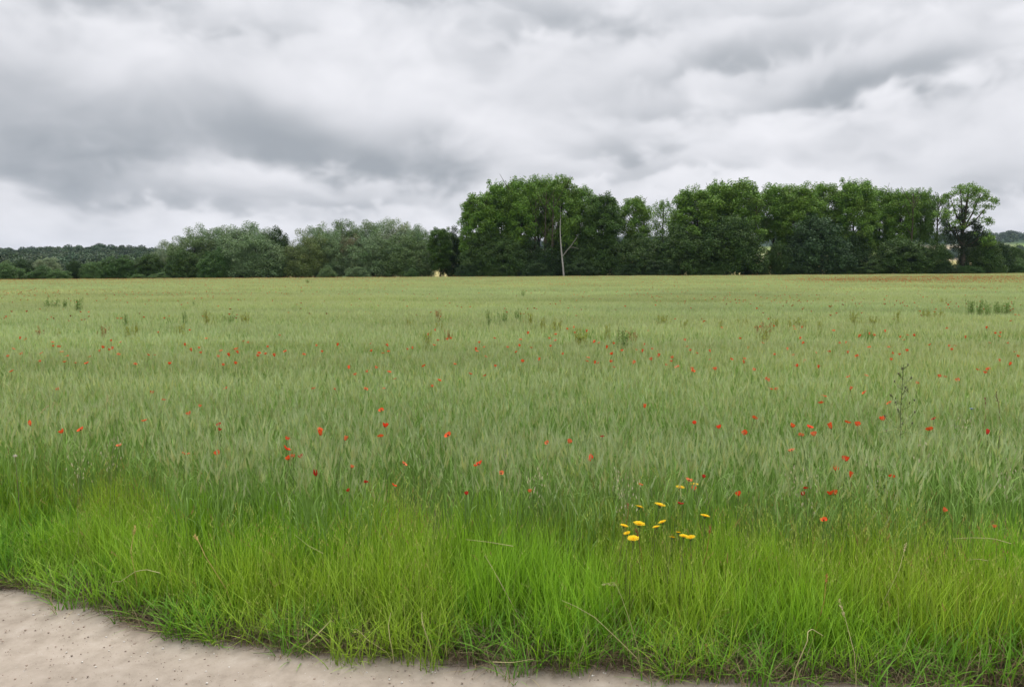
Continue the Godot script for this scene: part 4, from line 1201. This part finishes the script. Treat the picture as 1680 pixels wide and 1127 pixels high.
	# the pale dead trunk and its broken branch
	var foot := at_depth(926, 452, 163.0)
	foot.y = ground(foot.x, foot.z)
	var o4 := base("pale_tree", foot)
	tag(o4, "slim pale trunk rising into the leaves in front of the first poplar group", "tree")
	var b := Builder.new()
	var pts := PackedVector3Array()
	for q in [[926, 458], [925, 450], [923, 430], [921, 410], [919.5, 390], [919, 374], [920, 352], [918, 326]]:
		pts.append(at_depth(q[0], q[1], 163.0 + 1.15 * pts.size()) - foot)
	pts[0].y = -0.2
	b.tube(pts, 0.23, 0.04, 8, Color(1, 1, 1))
	part("trunk", b.mesh(mats.pale_bark), o4)
	var br := Builder.new()
	pts = PackedVector3Array()
	for q in [[922, 422], [931, 410], [938, 402], [947, 389]]:
		pts.append(at_depth(q[0], q[1], 163.0 - 0.2 * pts.size()) - foot)
	br.tube(pts, 0.1, 0.06, 6, Color(0.8, 0.8, 0.8))
	pts = PackedVector3Array()
	for q in [[935, 406], [943, 406], [950, 409]]:
		pts.append(at_depth(q[0], q[1], 162.6) - foot)
	br.tube(pts, 0.06, 0.03, 5, Color(0.7, 0.7, 0.7))
	part("branch", br.mesh(mats.pale_bark), o4)
	# the ivy-hung tree at the right
	rng.seed = 91
	var top := at_depth(1588, 303, 168.0)
	var fy := ground(top.x, top.z)
	var iv := base("ivy_tree", Vector3(top.x, fy, top.z))
	tag(iv, "open-crowned tree at the right end, trunk and limbs thick with dark ivy", "tree")
	var tall := top.y - fy
	var limb := Builder.new()
	limb.tube(PackedVector3Array([Vector3(0, -0.2, 0), Vector3(-0.3, tall * 0.3, 0), Vector3(-0.6, tall * 0.5, 0), Vector3(-0.2, tall * 0.75, 0.3), Vector3(0.2, tall * 0.95, 0.2)]), 0.55, 0.12, 8, Color(1, 1, 1))
	var ends := [Vector3(-4.6, 0.68, 0.4), Vector3(-3.0, 0.86, -0.6), Vector3(-1.6, 0.94, 0.5), Vector3(0.6, 0.96, -0.4), Vector3(2.4, 0.9, 0.7), Vector3(4.6, 0.8, 0.2), Vector3(3.6, 0.6, -0.8), Vector3(3.2, 0.46, 0.6), Vector3(-2.6, 0.55, 1.0), Vector3(4.2, 0.4, 0.2)]
	var leafy := Builder.new()
	var ivy := Builder.new()
	for e in ends:
		var from := Vector3(-0.4, tall * (0.34 if e.y < 0.7 else 0.52), 0)
		var to := Vector3(e.x, tall * e.y, e.z)
		limb.tube(PackedVector3Array([from, from.lerp(to, 0.5) + Vector3(0, -0.5, 0), to]), 0.24, 0.06, 6, Color(1, 1, 1))
		for i in 9:
			clump(leafy, to + unit() * Vector3(1.6, 0.9, 1.5), Vector3(0.9, 0.6, 0.9), 75, 0.16, tone() * 1.05)
		for i in 7:
			clump(ivy if e.y < 0.7 else leafy, from.lerp(to, 0.25 + 0.1 * i) + unit() * 0.5, Vector3(0.6, 0.5, 0.6), 70, 0.14, tone())
	for i in 22:
		clump(leafy, Vector3(rnd(-3.2, 4.4), tall * rnd(0.76, 0.97), rnd(-1.5, 1.5)), Vector3(0.9, 0.55, 0.9), 70, 0.16, tone())
	for i in 26:
		clump(ivy, Vector3(-0.45 + rnd(-0.6, 0.6), tall * (0.05 + 0.5 * i / 26.0), rnd(-0.5, 0.5)), Vector3(0.9, 0.8, 0.9), 130, 0.14, tone())
	for q in [Vector3(-1.2, 0.64, 0.3), Vector3(-0.6, 0.72, 0.2), Vector3(1.6, 0.58, 0.4), Vector3(2.4, 0.52, 0), Vector3(-3.6, 0.5, 0.3), Vector3(-2.8, 0.42, 0.2), Vector3(0.8, 0.45, 0.3), Vector3(-1.9, 0.33, 0.2), Vector3(3.4, 0.45, 0.3)]:
		clump(ivy, Vector3(q.x, tall * q.y, q.z), Vector3(1.15, 1.05, 1.15), 420, 0.15, tone())
	part("trunk", limb.mesh(mats.bark), iv)
	part("crown", leafy.mesh(mats.poplar_light), iv)
	part("ivy", ivy.mesh(mats.ivy), iv)
	# the wooded hill and far woods
	rng.seed = 321
	var w := Builder.new()
	for i in 26:
		var up := 1.0 - 1.1 * i / 26.0
		var k := sqrt(maxf(0.0, 1.0 - up * up))
		var g := i * 2.39996
		clump(w, Vector3(3.4 * k * cos(g), 3.0 + 4.2 * up, 3.4 * k * sin(g)), Vector3(1.5, 1.2, 1.5), 20, 0.55, tone())
	var wood := w.mesh(mats.far_wood)
	var places := []
	var tints := PackedColorArray()
	while places.size() < 5200:
		var near := places.size() < 2600
		var az := rnd(-42.0, -12.0) if near else rnd(-42.0, 42.0)
		var r := rnd(430.0, 900.0) if near else rnd(1500.0, 2800.0)
		if not near and places.size() > 4700:
			az = rnd(24.0, 42.0)
			r = rnd(930.0, 1040.0)
		var x := r * sin(deg_to_rad(az))
		var z := -r * cos(deg_to_rad(az))
		if near and az > -14.0 - 4.0 * soft.get_noise_2d(r, 9.0):
			continue
		var s := rnd(0.75, 1.35) * (1.0 if r < 1200.0 else 1.7)
		places.append(Transform3D(Basis(Vector3.UP, rnd(0, TAU)).scaled(Vector3(s, s * rnd(0.85, 1.2), s)), Vector3(x, ground(x, z) - 0.6, z)))
		var k := rnd(0.75, 1.2)
		tints.append(Color(k * rnd(0.9, 1.15), k, k))
	var far := base("woodland", Vector3.ZERO)
	tag(far, "dense dark green woodland covering the low hill on the left and the hazy far ridge", "woodland", "", "stuff")
	many("tree_crowns", wood, places, tints, far)


func _ready() -> void:
	# ---- camera, sky, sun, exposure
	var cam := Camera3D.new()
	cam.name = "camera"
	add_child(cam)
	cam.position = Vector3(0, EYE, 0)
	cam.rotation_degrees = Vector3(-PITCH, 0, 0)
	cam.fov = 45.0
	cam.near = 0.05
	cam.far = 12000.0
	cam.current = true
	soft.seed = 3
	soft.frequency = 0.01
	soft.fractal_octaves = 3
	rough.seed = 8
	rough.frequency = 0.05
	rough.fractal_octaves = 4
	var sky_material := PanoramaSkyMaterial.new()
	sky_material.panorama = sky_picture()
	var sky := Sky.new()
	sky.sky_material = sky_material
	var env := Environment.new()
	env.background_mode = Environment.BG_SKY
	env.sky = sky
	env.background_energy_multiplier = 1.0
	env.tonemap_mode = Environment.TONE_MAPPER_LINEAR
	env.tonemap_exposure = 1.22
	env.sdfgi_enabled = true
	env.ssao_enabled = true
	env.ssil_enabled = true
	env.fog_enabled = true
	env.fog_light_color = Color(0.80, 0.88, 1.0)
	env.fog_density = 0.00006
	var world := WorldEnvironment.new()
	world.name = "world"
	world.environment = env
	add_child(world)
	var sun := DirectionalLight3D.new()
	sun.name = "sun"
	sun.light_color = Color(1.0, 0.96, 0.9)
	sun.light_energy = 0.4
	sun.light_angular_distance = 25.0
	sun.shadow_enabled = true
	add_child(sun)
	sun.rotation_degrees = Vector3(-64, 160, 0)
	# ---- the setting
	for q in [[-900, 935], [-350, 945], [0, 957], [90, 968], [170, 992], [230, 1022], [300, 1036], [400, 1047], [520, 1060], [650, 1078], [800, 1085], [1000, 1098], [1300, 1112], [1680, 1128], [2300, 1150], [3600, 1170]]:
		var p := hit(q[0], q[1], 0.0)
		edge_points.append(Vector2(p.x, p.z))
	material("herb", Color(1, 1, 1), 0.7, 0.3, 0.3)
	build_ground()
	build_path()
	build_trees()
	rng.seed = 42
	sow_wheat()
	rng.seed = 43
	sow_verge()
	# ---- single plants
	rng.seed = 44
	build_thistle()
	build_docks()
	rng.seed = 45
	build_poppies()
	rng.seed = 46
	build_yellow()
	build_stalks()
